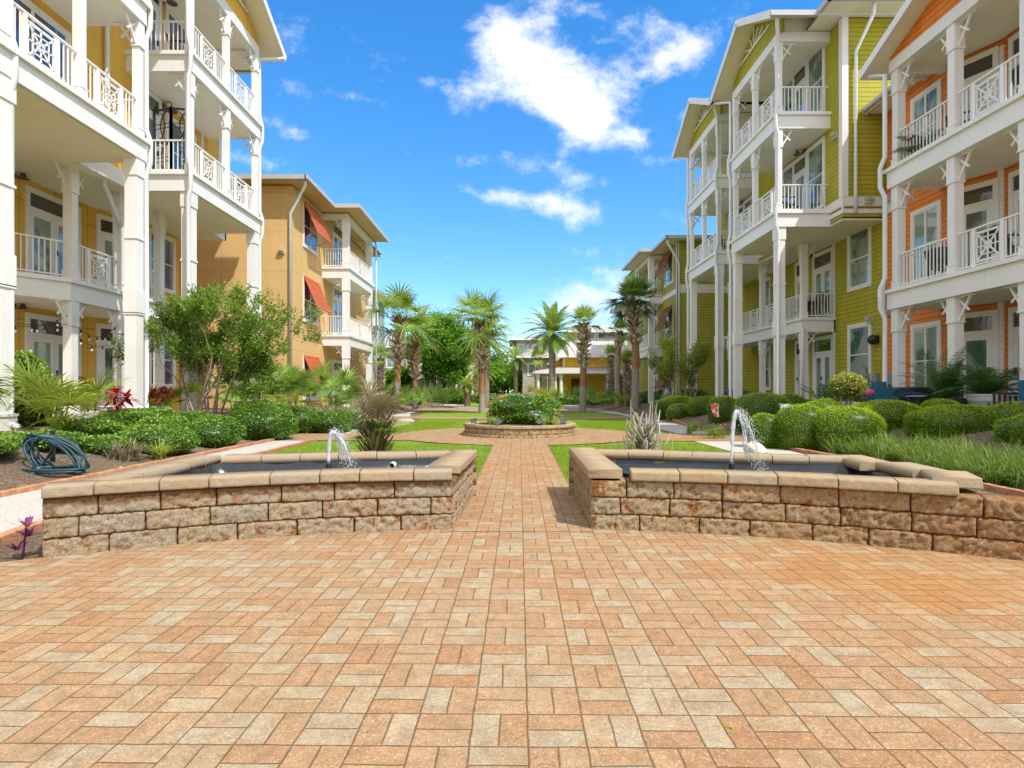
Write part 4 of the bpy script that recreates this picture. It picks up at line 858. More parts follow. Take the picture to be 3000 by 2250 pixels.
# right hedge mounds (x, y, rx, ry, h, label)
def hgz(x,y): return gz(x,y)-.03
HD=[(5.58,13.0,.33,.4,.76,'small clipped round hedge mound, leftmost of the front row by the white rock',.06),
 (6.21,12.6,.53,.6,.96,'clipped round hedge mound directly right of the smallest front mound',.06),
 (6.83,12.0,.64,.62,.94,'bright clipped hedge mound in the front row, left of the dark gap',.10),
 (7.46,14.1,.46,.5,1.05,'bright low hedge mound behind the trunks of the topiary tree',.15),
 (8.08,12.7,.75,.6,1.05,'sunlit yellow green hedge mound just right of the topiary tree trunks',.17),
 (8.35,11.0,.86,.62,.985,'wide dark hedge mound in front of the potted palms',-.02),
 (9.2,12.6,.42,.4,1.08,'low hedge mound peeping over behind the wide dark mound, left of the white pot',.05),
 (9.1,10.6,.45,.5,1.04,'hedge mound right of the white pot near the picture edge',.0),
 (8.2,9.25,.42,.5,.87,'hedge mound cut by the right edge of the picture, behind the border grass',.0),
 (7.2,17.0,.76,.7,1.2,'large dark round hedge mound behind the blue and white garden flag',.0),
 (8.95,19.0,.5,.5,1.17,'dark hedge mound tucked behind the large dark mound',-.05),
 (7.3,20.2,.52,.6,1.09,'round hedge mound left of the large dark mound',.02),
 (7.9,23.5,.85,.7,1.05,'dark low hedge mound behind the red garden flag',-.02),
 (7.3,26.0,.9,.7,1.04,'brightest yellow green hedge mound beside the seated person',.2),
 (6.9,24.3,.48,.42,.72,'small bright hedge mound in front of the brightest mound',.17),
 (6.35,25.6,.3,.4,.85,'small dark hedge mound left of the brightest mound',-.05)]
for x,y,rx,ry,tz,l,li in HD:
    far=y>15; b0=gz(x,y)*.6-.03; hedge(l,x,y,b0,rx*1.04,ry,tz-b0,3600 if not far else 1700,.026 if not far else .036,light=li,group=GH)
# left bushes
LBH='indian hawthorn bushes in the left bed'
BU=[(-7.85,8.25,.78,.6,.52,'leafy bush at the left edge of the picture beside the hose'),
 (-7.75,9.6,.70,.5,.58,'low leafy bush directly behind the blue hose'),
 (-8.1,11.3,.62,.55,.70,'low leafy bush behind the fan palm shoots'),
 (-7.2,10.3,.55,.45,.46,'small leafy bush between the hose and the dry lily clumps'),
 (-8.35,13.2,.85,.7,.86,'wide leafy bush in front of the red cordyline'),
 (-6.85,11.3,.70,.62,.60,'leafy bush behind the dry lily clumps at the front of the left bed'),
 (-6.62,13.0,.58,.6,.68,'leafy bush between the front bushes and the large rounded bush'),
 (-7.55,12.7,.6,.55,.70,'leafy bush between the wide bush and the crape myrtle trunks'),
 (-6.45,15.1,.86,.8,.98,'large rounded glossy bush in front of the crape myrtle'),
 (-5.55,17.8,.68,.7,.68,'low glossy bush at the right end of the left bed by the gravel walk'),
 (-6.35,17.6,.72,.7,.80,'glossy bush between the large rounded bush and the saw palmettos'),
 (-5.3,19.6,.6,.6,.60,'small glossy bush in front of the tallest saw palmettos'),
 (-8.0,14.6,.6,.5,.72,'bush in shade between the red cordylines and the crape myrtle')]
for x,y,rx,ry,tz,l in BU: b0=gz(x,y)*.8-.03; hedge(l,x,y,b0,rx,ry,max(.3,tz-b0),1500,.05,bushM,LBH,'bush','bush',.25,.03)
hedge('tall leafy shrub at the left edge behind the fan palm shoots',-9.9,11.6,.5,.85,.7,1.55,900,.075,bushM,None,'shrub','shrub',.35,.08)
def tube_np(q,pts,rs,T,n=6):
    pts=np.asarray(pts,float);k=len(pts);d=unit(np.gradient(pts,axis=0));a=unit(np.cross(d,np.array([.31,.95,.02])));b=np.cross(d,a)
    an=np.arange(n)*2*PI/n;V=pts[:,None]+(a[:,None]*np.cos(an)[None,:,None]+b[:,None]*np.sin(an)[None,:,None])*np.asarray(rs,float)[:,None,None]
    q.add(V.reshape(-1,3),[(i*n+j,i*n+(j+1)%n,(i+1)*n+(j+1)%n,(i+1)*n+j) for i in range(k-1) for j in range(n)],T)
def grow(base,d,L,r,depth,R,segs,tips,spread=.5,upb=.12,ratio=.72,nch=3,minr=.003):
    p=np.array(base,float);pts=[p.copy()];rs=[r];n=5
    for i in range(n):
        d=unit(d+R.normal(size=3)*.12+np.array([0,0,upb]));p=p+d*L/n;pts.append(p.copy());rs.append(max(minr,r*(1-.35*(i+1)/n)))
        if depth<=1: tips.append((p.copy(),d.copy()))
    segs.append((pts,rs))
    if depth>0:
        for c in range(nch):
            k=R.integers(2,n+1);a=R.normal(size=3);a-=d*a.dot(d);nd=unit(d+unit(a)*spread*R.uniform(.6,1.3))
            grow(pts[k],nd,L*ratio*R.uniform(.75,1.15),rs[k]*.62,depth-1,R,segs,tips,spread,upb,ratio,nch,minr)
def tree(name,label,loc,stems,L,r,depth,m,barkm,leafn,leaf,cl,seed=1,spread=.5,upb=.12,ratio=.72,nch=3,asp=.45,shapef=None,clumpdark=.2,crown='crown',group=None,lw=.1):
    R=np.random.default_rng(seed);o=thing(name,label,'tree',loc,group);segs=[];tips=[];B=np.array(loc,float)
    for (dx,dy,tx,ty) in stems: grow(B+np.array([dx,dy,-.1]),unit(np.array([tx,ty,1.])),L,r,depth,R,segs,tips,spread,upb,ratio,nch)
    q=Q()
    for pts,rs in segs: tube_np(q,pts,rs,.5,6)
    q.build('trunk',barkm,o,True)
    tp=np.array([t[0] for t in tips]);ct=B+np.array([0,0,0]);
    if shapef is not None: tp=tp[shapef(tp-B)]
    top=tp[:,2].max();bot=tp[:,2].min()
    idx=R.integers(0,len(tp),leafn);C=tp[idx]+R.normal(size=(leafn,3))*cl
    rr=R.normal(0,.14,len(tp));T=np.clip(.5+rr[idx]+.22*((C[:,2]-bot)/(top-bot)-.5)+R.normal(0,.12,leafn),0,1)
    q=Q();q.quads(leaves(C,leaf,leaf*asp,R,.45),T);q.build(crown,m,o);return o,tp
# crape myrtle, left
ml=(-8.02,15.5,.50)
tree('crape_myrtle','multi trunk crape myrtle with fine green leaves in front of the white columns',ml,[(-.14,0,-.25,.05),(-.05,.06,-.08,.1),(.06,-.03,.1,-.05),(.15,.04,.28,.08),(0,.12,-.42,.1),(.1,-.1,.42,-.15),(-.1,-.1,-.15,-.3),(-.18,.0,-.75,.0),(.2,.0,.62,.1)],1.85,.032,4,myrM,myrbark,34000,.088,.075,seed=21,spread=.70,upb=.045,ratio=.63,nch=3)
# shrubby myrtle by olive building
tree('crape_myrtle','loose young crape myrtle in front of the olive wall by the seated person',(8.05,27.2,.5),[(-.1,0,-.25,0),(.1,0,.2,0),(0,.1,.05,.1),(0,0,-.6,0),(.1,0,.7,0)],1.7,.03,3,leafmat('young_leaf',(.03,.06,.01),(.20,.28,.03),(.45,.50,.10),.35,.45,.35),myrbark,8000,.12,.12,seed=5,spread=.35,upb=.06,ratio=.62)
# topiary
def topiary(loc):
    o=thing('topiary_tree','small multi trunk tree with a clipped yellow green ball crown','tree',loc);q=Q();R=np.random.default_rng(3);B=np.array(loc)
    for a,b,c,d_ in ((-.16,0,-.09,.02),(-.02,.05,0,0),(.07,-.02,.08,.05),(.0,-.06,-.04,-.06)):
        q1=np.array([[B[0]+a,B[1]+b,B[2]],[B[0]+a*.95+.02,B[1]+b,B[2]+.28],[B[0]+a*.8,B[1]+b,B[2]+.55],[B[0]+c*1.6,B[1]+d_,B[2]+.95]]);tube_np(q,q1,[.032,.027,.025,.016],.5,7)
    q.build('trunk',myrbark,o,True)
    for s,(dx,dz,r) in enumerate(((0,1.0,.36),)):
        D=unit(R.normal(size=(5200,3)));rad=R.uniform(.55,1.05,(5200,1))*(1+.18*np.array([noise.noise(Vector(d*2.5)) for d in D])[:,None]);C=B+np.array([dx,0,dz])+D*rad*np.array([r,r,r*.78])
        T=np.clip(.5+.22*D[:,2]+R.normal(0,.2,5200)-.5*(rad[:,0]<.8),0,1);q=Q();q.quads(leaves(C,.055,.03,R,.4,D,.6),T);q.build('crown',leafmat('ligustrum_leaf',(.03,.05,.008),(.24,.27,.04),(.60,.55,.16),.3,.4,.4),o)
topiary((7.05,12.35,.35))
# ---- palms
def fanleaf(q,base,d,size,R,pet=.5,nb=26,droop=.5,T=.5,wid=.022,spread=2.3):
    """costapalmate leaf: stalk then radiating blades"""
    base=np.array(base,float);d=unit(np.array(d,float));up=np.array([0,0,1.]);s=unit(np.cross(d,up)+1e-4);n=unit(np.cross(s,d))
    t=np.linspace(0,1,5)[:,None];P=base+d*pet*t-up*(.12*pet*t**2*droop*2);q.strips(P[None],s[None,None],np.linspace(.022,.012,5)*size**.5,T*.9)
    hub=P[-1];d2=unit(P[-1]-P[-2]);n=unit(np.cross(s,d2))
    a=np.linspace(-spread,spread,nb)+R.normal(0,.03,nb);L=size*(.72+.28*np.cos(a*.6))*R.uniform(.9,1.08,nb)
    dr=d2[None]*np.cos(a)[:,None]+s[None]*np.sin(a)[:,None]+n[None]*(.25*np.abs(np.sin(a))[:,None]);dr=unit(dr)
    k=6;tt=np.linspace(0,1,k)[None,:,None];P=hub+dr[:,None]*L[:,None,None]*tt-up*(droop*L[:,None,None]*np.maximum(tt-.35,0)**1.8)*R.uniform(.6,1.4,(nb,1,1))
    sd=unit(np.cross(dr,n[None]+dr*.01));W=np.array([.5,1.2,1.3,1.0,.55,.08])*wid*size**.6
    q.strips(P,sd[:,None],W,np.clip(T+R.normal(0,.13,nb),0,1))
def palmtrunk(o,base,top,r0,r1,bz,rng,boot=True,bootr=None,rust=.4,lean=.0):
    """smooth grey trunk, rusty fresh band, then crisscross leaf bases from height fraction bz up"""
    base=np.array(base,float);top=np.array(top,float);k=14;t=np.linspace(0,1,k);P=base+(top-base)*t[:,None];P[:,0]+=lean*np.sin(t*PI);
    rr=r0+(r1-r0)*t;rr*=1+.05*np.sin(t*30);ir=max(1,int(k*bz));i0=max(1,int(k*(bz-rust)))
    q=Q();tube_np(q,P[:i0+1],rr[:i0+1],.5,12);q.build('trunk',palmbark,o,True)
    q=Q();tube_np(q,P[i0:ir+1],rr[i0:ir+1]*1.04,.5,12);q.build('rusty_trunk_band',palmrust,o,True)
    q=Q();tube_np(q,P[ir:],rr[ir:]*1.25,.5,12);q.build('upper_trunk',bark,o,True)
    if boot:
        H=np.linalg.norm(top-base);n=int((1-bz)*H/.055*5.2);q=Q();br=bootr or r1*1.5
        f=rng.uniform(bz,1.0,n);a=(np.arange(n)*2.399)%(2*PI);c=base+(top-base)*f[:,None];c[:,0]+=lean*np.sin(f*PI);rad=np.stack([np.cos(a),np.sin(a),np.zeros(n)],1);tan=np.stack([-np.sin(a),np.cos(a),np.zeros(n)],1)
        bulge=br*(.72+.28*np.sin((f-bz)/(1-bz)*PI));sg=np.where(rng.uniform(size=n)<.5,-1,1)[:,None]
        dd=unit(np.array([0,0,1.])+tan*sg*.55+rad*.28);L=rng.uniform(.16,.30,n)[:,None];s0=c+rad*(r1*1.1);P=np.stack([s0,s0+dd*L*.5+rad*(bulge[:,None]-r1)*.6,s0+dd*L+rad*(bulge[:,None]-r1*.6)],1)
        q.strips(P,unit(np.cross(dd,rad))[:,None],np.array([.07,.055,.035]),np.clip(rng.normal(.6,.25,n)-.5*(f[:]>.93),0,1));tag(q.build('leaf_bases',boots,o),kind='stuff')
def sabal(label,x,y,z0,zt,r=.16,crown=1.1,bz=.55,bootr=.27,seed=0,lean=0,m=None,nl=21,extra=(),tx=0,group='sabal palms round the lawns',nb=19,rust=.2):
    R=np.random.default_rng(seed+100);o=thing('sabal_palm',label,'palm tree',(x,y,z0),group);top=(x+tx,y,zt)
    palmtrunk(o,(x,y,z0-.1),top,r*1.12,r*.9,bz,R,True,bootr,rust,lean)
    q=Q()
    for i in range(nl):
        a=i*2.399+R.normal(0,.2);e=math.radians(R.uniform(18,86)) if i>nl*.3 else math.radians(R.uniform(-28,25));d=(math.cos(a)*math.cos(e),math.sin(a)*math.cos(e),math.sin(e))
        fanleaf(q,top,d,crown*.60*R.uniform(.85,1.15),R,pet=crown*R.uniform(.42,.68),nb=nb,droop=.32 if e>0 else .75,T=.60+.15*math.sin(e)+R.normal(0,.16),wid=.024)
    for (dx,dz,pl) in extra:
        d=unit(np.array([dx,-.15,dz]));fanleaf(q,top,d,crown*.72,R,pet=pl,nb=nb,droop=.95,T=.42,wid=.034)
    q.build('fronds',m or palmM,o);return o
def frond(q,base,d,L,R,nl=34,ll=.38,curve=.9,T=.5,wid=.012,vee=.5):
    base=np.array(base,float);d=unit(np.array(d,float));up=np.array([0,0,1.]);k=9;t=np.linspace(0,1,k);h=unit(d*np.array([1,1,0])+1e-5)
    P=[base];dd=d.copy()
    for i in range(1,k): dd=unit(dd-up*curve/k*(.6+1.2*i/k));P.append(P[-1]+dd*L/(k-1))
    P=np.array(P);s=unit(np.cross(h,up));q.strips(P[None],s[None,None],np.linspace(.022,.004,k),T*.8)
    tt=np.linspace(.12,.99,nl);c=np.stack([np.interp(tt,t,P[:,j]) for j in range(3)],1);tg=unit(np.stack([np.interp(tt,t,np.gradient(P[:,j])) for j in range(3)],1));n=np.cross(s[None],tg)
    l=ll*np.sin(np.clip(tt*1.05,0,1)*PI*.86+.35)*R.uniform(.85,1.1,nl)
    for sg in (-1,1):
        ld=unit(tg*.75+s*sg*1.0+n*vee*R.uniform(.3,1.0,(nl,1))*-np.sign(n[:,2:3]+.001)*-1);e=np.linspace(0,1,4)[None,:,None]
        PP=c[:,None]+ld[:,None]*l[:,None,None]*e-up*(l[:,None,None]*.35*e**2);q.strips(PP,tg[:,None],np.array([.6,1,.8,.1])*wid,np.clip(T+R.normal(0,.1,nl),0,1))
def datepalm(name,label,x,y,z0,zt,L,r,seed,m,nf=34,group=None,trunkm=None,wid=.018,ll=.45,nl=34):
    R=np.random.default_rng(seed);o=thing(name,label,'palm tree',(x,y,z0),group);q=Q();k=12;P=np.array([[x,y,z] for z in np.linspace(z0-.1,zt,k)]);rr=np.linspace(r*.9,r,k);rr[-3:]*=1.15
    tube_np(q,P,rr,.5,10);q.build('trunk',trunkm or palmbark,o,True)
    n=int((zt-z0)*60);a=(np.arange(n)*2.399)%(2*PI);zz=np.linspace(z0,zt,n);rad=np.stack([np.cos(a),np.sin(a),np.zeros(n)],1);C=np.stack([np.full(n,x),np.full(n,y),zz],1)+rad*r*.9
    q=Q();q.strips(np.stack([C,C+rad*.04+np.array([0,0,.07])],1),np.stack([-np.sin(a),np.cos(a),np.zeros(n)],1)[:,None],np.array([.05,.03]),np.clip(R.normal(.35,.2,n),0,1));tag(q.build('leaf_bases',boots,o),kind='stuff')
    q=Q()
    for i in range(nf):
        a=i*2.399;e=math.radians(-22+105*(i/nf)**.8);frond(q,(x,y,zt),(math.cos(a)*math.cos(e),math.sin(a)*math.cos(e),math.sin(e)),L*R.uniform(.88,1.08),R,nl,ll,1.15,.42+.25*i/nf,wid)
    q.build('fronds',m,o);return o
G1='sabal palms round the lawns'
sabal('sabal palm nearest the tan building with a single low frond sticking out left',-6.65,34,.3,5.45,.17,2.1,.50,.40,1,.0,extra=((-1,.55,1.35),),tx=.1)
sabal('sabal palm half overlapping its taller neighbour, second from the tan building',-5.95,36,.25,4.8,.15,1.9,.38,.33,2,tx=0,m=palmM)
sabal('sabal palm on the lawn left of the round planter, shaggy above and smooth below',-1.73,33.7,.0,5.2,.17,2.25,.48,.38,3,lean=.08,tx=-.18,extra=((.9,.5,.8),(-.9,.35,.5),(1,.0,.5)))
sabal('tall smooth trunked sabal palm right of the round planter',4.28,35.7,.0,5.35,.19,1.25,.50,.33,4,tx=.1,extra=((1,-.1,.75),))
sabal('small crowned sabal palm with a gently curved trunk left of the tallest palm',7.65,42,.15,5.45,.2,1.15,.80,.24,5,lean=-.2,tx=.12,nl=22,rust=.12)
sabal('tallest sabal palm with a big dark crown, in front of the olive shuttered building',7.1,34,.25,6.4,.21,1.75,.60,.38,6,lean=.1,tx=-.1,extra=((-1,.1,.8),(1,.1,.5)),nl=30,nb=26,m=leafmat('palm_leaf_dark',(.01,.035,.008),(.07,.16,.03),(.28,.40,.10),.2,.4,.45))
sabal('young sabal palm right behind the tallest one',8.8,45,.1,3.6,.16,1.0,.3,.26,7,nl=18,group=None)
sabal('sabal palm with drooping crown in front of the clubhouse roof',8.4,50,.0,4.2,.16,1.2,.3,.25,8,nl=18,group=None)
sabal('slim sabal palm in front of the clubhouse porch corner',2.7,60,.0,4.6,.2,1.3,.3,.3,9,nl=18,group=None,m=palmY)
sabal('dark shaggy sabal palm squeezed against the tan building balconies',-11.2,50,.0,4.0,.2,1.4,.2,.3,10,nl=18,group=None)
datepalm('date_palm','tall date palm with arching feathery fronds left of the clubhouse',3.42,50,0,6.15,3.2,.30,12,palmM,46,wid=.04,ll=.55,nl=40)
datepalm('date_palm','date palm behind the shaggy lawn palm, left of centre',-1.95,45,0,5.05,2.7,.24,13,palmY,40,wid=.035,ll=.5)
datepalm('date_palm','short yellow green date palm in the distance at the centre',.45,70,0,5.0,2.3,.24,14,palmY,30,trunkm=bark,wid=.03,nl=24)
datepalm('date_palm','small distant date palm beside the path in the centre',-3.3,66,0,3.4,2.2,.2,15,palmY,24,trunkm=bark,wid=.03,nl=22)
datepalm('pygmy_palm','short dark stubbed palm on the middle lawn',-3.8,50,0,1.7,1.2,.32,16,palmY,20,trunkm=bark,wid=.025,nl=22,ll=.3)
sabal('small far sabal palm left of the centre date palm',-4.4,72,0,4.2,.22,1.5,.3,.3,17,nl=16,group=None,m=palmY)
# round oak
tree('oak_tree','round dense green oak between the palms left of centre',(-7.2,60,0),[(0,0,.0,0),(.1,0,.25,.1)],3.6,.24,4,oakM,bark,26000,.30,.42,seed=8,spread=.75,upb=.07,ratio=.74,nch=3)
ok=[x for x in COL.objects if x.name.startswith('oak_tree')][0];R=np.random.default_rng(88);K=110;D=unit(R.normal(size=(K,3)));cc=np.array([-7.1,60,5.5])+D*R.uniform(.35,1.0,(K,1))*np.array([2.9,2.6,3.6]);cc=cc[cc[:,2]>1.9];n=42000;ii=R.integers(0,len(cc),n)
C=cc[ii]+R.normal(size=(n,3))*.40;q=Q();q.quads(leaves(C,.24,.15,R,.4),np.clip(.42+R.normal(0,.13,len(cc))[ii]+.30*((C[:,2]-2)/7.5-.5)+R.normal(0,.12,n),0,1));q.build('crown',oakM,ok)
hedge('dark leafy mass of shrubs under the round oak',-6.6,58,0,2.6,1.2,1.4,120,.2,oakM,None,'shrub','shrub',.4)
# far trees
def fartree(label,x,y,h,w,seed,m=pineM,group='trees on the skyline'):
    R=np.random.default_rng(seed);o=thing('distant_tree',label,'tree',(x,y,0),group);q=Q();tube_np(q,[(x,y,0),(x,y,h*.5),(x+.1,y,h*.8)],[.22,.16,.08],.5);q.build('trunk',bark,o,True)
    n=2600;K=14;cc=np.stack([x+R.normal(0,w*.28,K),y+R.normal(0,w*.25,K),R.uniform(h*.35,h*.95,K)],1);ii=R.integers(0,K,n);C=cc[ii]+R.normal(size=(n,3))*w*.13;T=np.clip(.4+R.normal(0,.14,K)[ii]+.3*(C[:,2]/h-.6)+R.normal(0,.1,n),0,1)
    q=Q();q.quads(leaves(C,.5,.3,R,.4),T);q.build('crown',m,o)
for i,(x,y,h,w) in enumerate([(-4.5,112,10,6),(-1.5,118,9.2,6),(-8,115,9.5,6),(.8,108,8.2,5),(-12,112,9,6),(3,115,8,6)]):
    fartree('dark pine standing on the skyline behind the garden centre',x,y,h,w,40+i)
for i,(x,y,h,w,l) in enumerate([(-3.2,80,4.6,4,'light green bushy tree left of the centre date palm'),(-.6,84,5.0,4,'light green bushy tree right of the lawn palm trunk'),(2.0,76,3.4,3,'small tree behind the centre date palm'),(-13.2,64,3.6,3,'small tree in front of the far tan house')]):
    fartree(l,x,y,h,w,60+i,oakM,None)
# saw palmettos and fan palm clumps
def palmetto(label,x,y,z0,n,h,size,seed,m=None,name='saw_palmetto',spread=1.0,nb=22,droop=.35,rx=.3,group=None,wid=.022):
    R=np.random.default_rng(seed);o=thing(name,label,'palmetto',(x,y,z0),group);q=Q()
    for i in range(n):
        a=R.uniform(0,2*PI);e=math.radians(R.uniform(25,88));d=(math.cos(a)*math.cos(e)*spread,math.sin(a)*math.cos(e)*spread,math.sin(e));b=(x+R.normal(0,rx),y+R.normal(0,rx*.7),z0+R.uniform(0,.25))
        fanleaf(q,b,d,size*R.uniform(.8,1.15),R,pet=h*R.uniform(.45,1.0),nb=nb,droop=droop,T=.5+R.normal(0,.12),wid=wid,spread=2.1)
    q.build('fronds',m or palmM,o);return o
SP='saw palmettos in front of the tan building'
palmetto('tall saw palmetto clump right of the crape myrtle',-7.9,18.6,.45,28,1.45,.62,31,group=SP,rx=.5)
palmetto('saw palmetto clump in the middle in front of the coral shutters',-7.3,20.2,.4,32,1.7,.66,32,group=SP,rx=.55)
palmetto('saw palmetto clump behind the dry headed palm',-6.6,21.8,.3,30,1.6,.66,33,group=SP,rx=.6)
palmetto('low pale palmetto at the foot of the crape myrtle',-7.1,17.0,.45,12,.6,.4,34,m=palmY,rx=.3)
palmetto('palmetto clump between the two left sabal palms',-5.3,33,.2,18,1.0,.6,35,rx=.6)
palmetto('palmetto clump right of the second sabal palm',-4.9,36.5,.1,24,1.3,.7,36,rx=.8,m=palmM)
palmetto('palmetto clump behind the left sabal palms',-8.2,37,.3,24,1.3,.7,37,rx=.8)
palmetto('palmetto clump left of the tall smooth palm',3.2,47,0,26,1.4,.8,38,rx=.8,m=palmY)
palmetto('palmetto clump just right of the tall smooth palm',5.6,46,.1,26,1.2,.75,39,rx=.9,m=palmM)
palmetto('palmetto clump in front of the small crowned palm',6.6,40,.1,22,.9,.6,40,rx=.7)
palmetto('palmetto shoots at the far left edge drooping in front of the first column',-8.6,9.35,.4,9,1.1,.62,41,m=palmY,droop=.9,rx=.1,nb=26)
palmetto('fan palm with tall spiky yellow green leaves left of the red cordyline',-8.35,10.9,.45,15,1.05,.80,42,m=palmY,droop=.5,rx=.14,nb=24,wid=.014)
palmetto('small palm shoots behind the maroon cordyline',-9.2,15.2,.6,9,.6,.45,43,m=palmY)
for i,(x,y,l) in enumerate(((-2.6,62,'low green shrubs left of the centre path'),(1.3,63,'low green shrubs right of the centre path'),(-5.2,66,'low shrub in front of the oak'),(4.5,54,'low shrub beside the date palm trunk'),(2.2,56,'round shrub at the foot of the date palm'),(7.2,50,'shrub in front of the clubhouse wall'),(8.9,40,'shrub beside the tallest palm'),(-7.5,44,'shrub behind the left palms'),(9.9,37.5,'dark shrub on the porch behind the chairs'),(9.0,29.6,'small shrub at the foot of the olive wall'))):
    hedge(l,x,y,gz(x,y),1.3 if y>45 else .8,.8,.95 if y>45 else .8,160 if y>45 else 400,.13 if y>45 else .08,bushM if i%2 else palmM,None,'shrub','shrub',.5,.2)
# dry headed young palm behind the left fountain
R=np.random.default_rng(77);o=thing('dying_palm','young palm with a head of dry tan fronds behind the left fountain','palm tree',(-2.2,9.5,0));q=Q()
for i in range(120):
    a=i*2.399;z=.02+.62*(i/120);rad=np.array([math.cos(a),math.sin(a),0]);b=np.array([-2.2,9.5,z])+rad*.10;L=.22+.1*R.uniform();P=np.array([b,b+rad*L*.45+np.array([0,0,L*.5]),b+rad*L*.8+np.array([0,0,L*.95])])
    q.strips(P[None],np.array([[[-rad[1],rad[0],0]]]),np.array([.035,.025,.012]),R.uniform(0,.5))
tube_np(q,[(-2.2,9.5,-.05),(-2.2,9.5,.35),(-2.2,9.5,.7)],[.13,.12,.09],.15,10);q.build('trunk',dryM,o)
q=Q()
for i in range(17):
    a=i*2.399;e=math.radians(R.uniform(12,80));fanleaf(q,(-2.2,9.5,.72),(math.cos(a)*math.cos(e),math.sin(a)*math.cos(e)*.7,math.sin(e)),.46,R,pet=R.uniform(.2,.55),nb=22,droop=.55,T=.5+R.normal(0,.2),wid=.013)
q.build('dry_fronds',dryM,o);q=Q()
for i in range(9):
    a=2.0+i*.7;e=math.radians(R.uniform(5,55));fanleaf(q,(-2.2,9.5,.5),(math.cos(a)*math.cos(e),math.sin(a)*math.cos(e),math.sin(e)),.36,R,pet=.3,nb=22,droop=.6,T=.35,wid=.016)
q.build('green_fronds',palmM,o)
# weathered stump of cut palm leaf bases behind the right fountain
o=thing('palm_stump','grey weathered stump of cut palm leaf bases behind the right fountain','stump',(2.12,9.5,0));q=Q();R=np.random.default_rng(9)
for i in range(64):
    a=i*2.399;f=i/64;z=.02+.62*f;rad=np.array([math.cos(a),math.sin(a),0]);b=np.array([2.12,9.5,z])+rad*.08;L=R.uniform(.16,.40)*(1 if f<.8 else 1.25);o2=.75*(1-f)+.18;tw=R.normal(0,.18)
    tn=np.array([-rad[1],rad[0],0]);P=np.array([b,b+rad*L*o2*.8+tn*tw*L*.3+np.array([0,0,L*.25]),b+rad*L*o2*1.15+tn*tw*L*.8+np.array([0,0,L*.62]),b+rad*L*o2*(1.0+R.uniform(-.2,.4))+tn*tw*L*1.4+np.array([0,0,L*1.05])]);w=R.uniform(.022,.04)
    rs=[w*1.35,w,w*.62,w*.22];k=4;n=5;an=np.arange(n)*2*PI/n
    V=P[:,None]+(tn[None,None]*np.cos(an)[None,:,None]+rad[None,None]*.35*np.sin(an)[None,:,None])*np.array(rs)[:,None,None];q.add(V.reshape(-1,3),[(x*n+j,x*n+(j+1)%n,(x+1)*n+(j+1)%n,(x+1)*n+j) for x in range(k-1) for j in range(n)],np.clip(np.repeat([.12,.45,.7,.85],n)+R.normal(0,.12),0,1))  # dark tint at the stub feet paints the shade between stubs
tube_np(q,[(2.12,9.5,-.05),(2.12,9.5,.6)],[.13,.08],.2,10)
q.build('leaf_stubs',leafmat('weathered_stub',(.10,.085,.065),(.36,.32,.26),(.66,.62,.54),0,.85,.1),o)
# grass tufts
def tuft(q,x,y,z,n,L,R,w=.006,T=.5,spread=.6):
    a=R.uniform(0,2*PI,n);t=np.linspace(0,1,6)[None,:,None];ln=L*R.uniform(.6,1.1,n);d=np.stack([np.cos(a),np.sin(a),np.zeros(n)],1);lean=R.uniform(.15,1,n)*spread
    P=np.array([x,y,z])+d[:,None]*(lean*ln)[:,None,None]*t**1.5+np.array([0,0,1.])*(ln[:,None,None]*(t-.55*lean[:,None,None]*t**2.2));P[...,:2]+=R.normal(0,.03,(n,1,2))
    sd=np.stack([-np.sin(a),np.cos(a),np.zeros(n)],1)[:,None];q.strips(P,sd,np.array([.8,1,1,.8,.5,.08])*w,np.clip(T+R.normal(0,.2,n),0,1))
R=np.random.default_rng(5);q=Q()
for i in range(330):
    y=R.uniform(5.6,12.6);x=6.22+R.uniform(0,.95)+.0*y
    if y>11.8 and x>6.4: continue
    tuft(q,x,y,gz(x,y)-.03,20,.52,R,.0062,.36+R.normal(0,.1),1.25)
tag(q.build('border_grass',grassL),'band of arching liriope grass along the right bed','grass',kind='stuff')
def clump(label,x,y,n,L,seed,m,T=.5,sp=.8,w=.008,name='lily_clump',cat='plant',z=None,group=None,k=1,rr=.1):
    R=np.random.default_rng(seed);o=thing(name,label,cat,(x,y,gz(x,y) if z is None else z),group);q=Q()
    for i in range(k): tuft(q,x+R.normal(0,rr),y+R.normal(0,rr),(gz(x,y) if z is None else z)-.02,n,L,R,w,T,sp)
    q.build('leaves',m,o);return o
clump('dry straw coloured lily clump in front of the left bushes, left one',-6.7,9.9,60,.44,1,dryM,.6,1.1,.010,k=3,rr=.16)
clump('half green half dry lily clump in front of the left bushes, right one',-6.35,10.7,60,.46,2,palmY,.6,1.1,.010,k=3,rr=.15)
clump('striped liriope clump in the flag bed, left one',5.2,16.9,60,.42,3,grassL,.65,.8,.009,k=3,rr=.2)
clump('striped liriope clump in the flag bed, right one',5.75,16.4,60,.40,4,grassL,.7,.8,.009,k=3,rr=.15)
clump('liriope clump at the back of the flag bed',5.6,18.4,60,.42,6,grassL,.6,.8,.009,k=3,rr=.25)
clump('tall tan ornamental grass beside the red garden seats',.6,53,80,1.1,7,dryM,.4,.5,.02,k=4,rr=.4,name='ornamental_grass')
clump('ornamental grass at the foot of the small crowned palm',7.4,36.5,80,.9,8,palmY,.35,.6,.02,k=4,rr=.4,name='ornamental_grass')
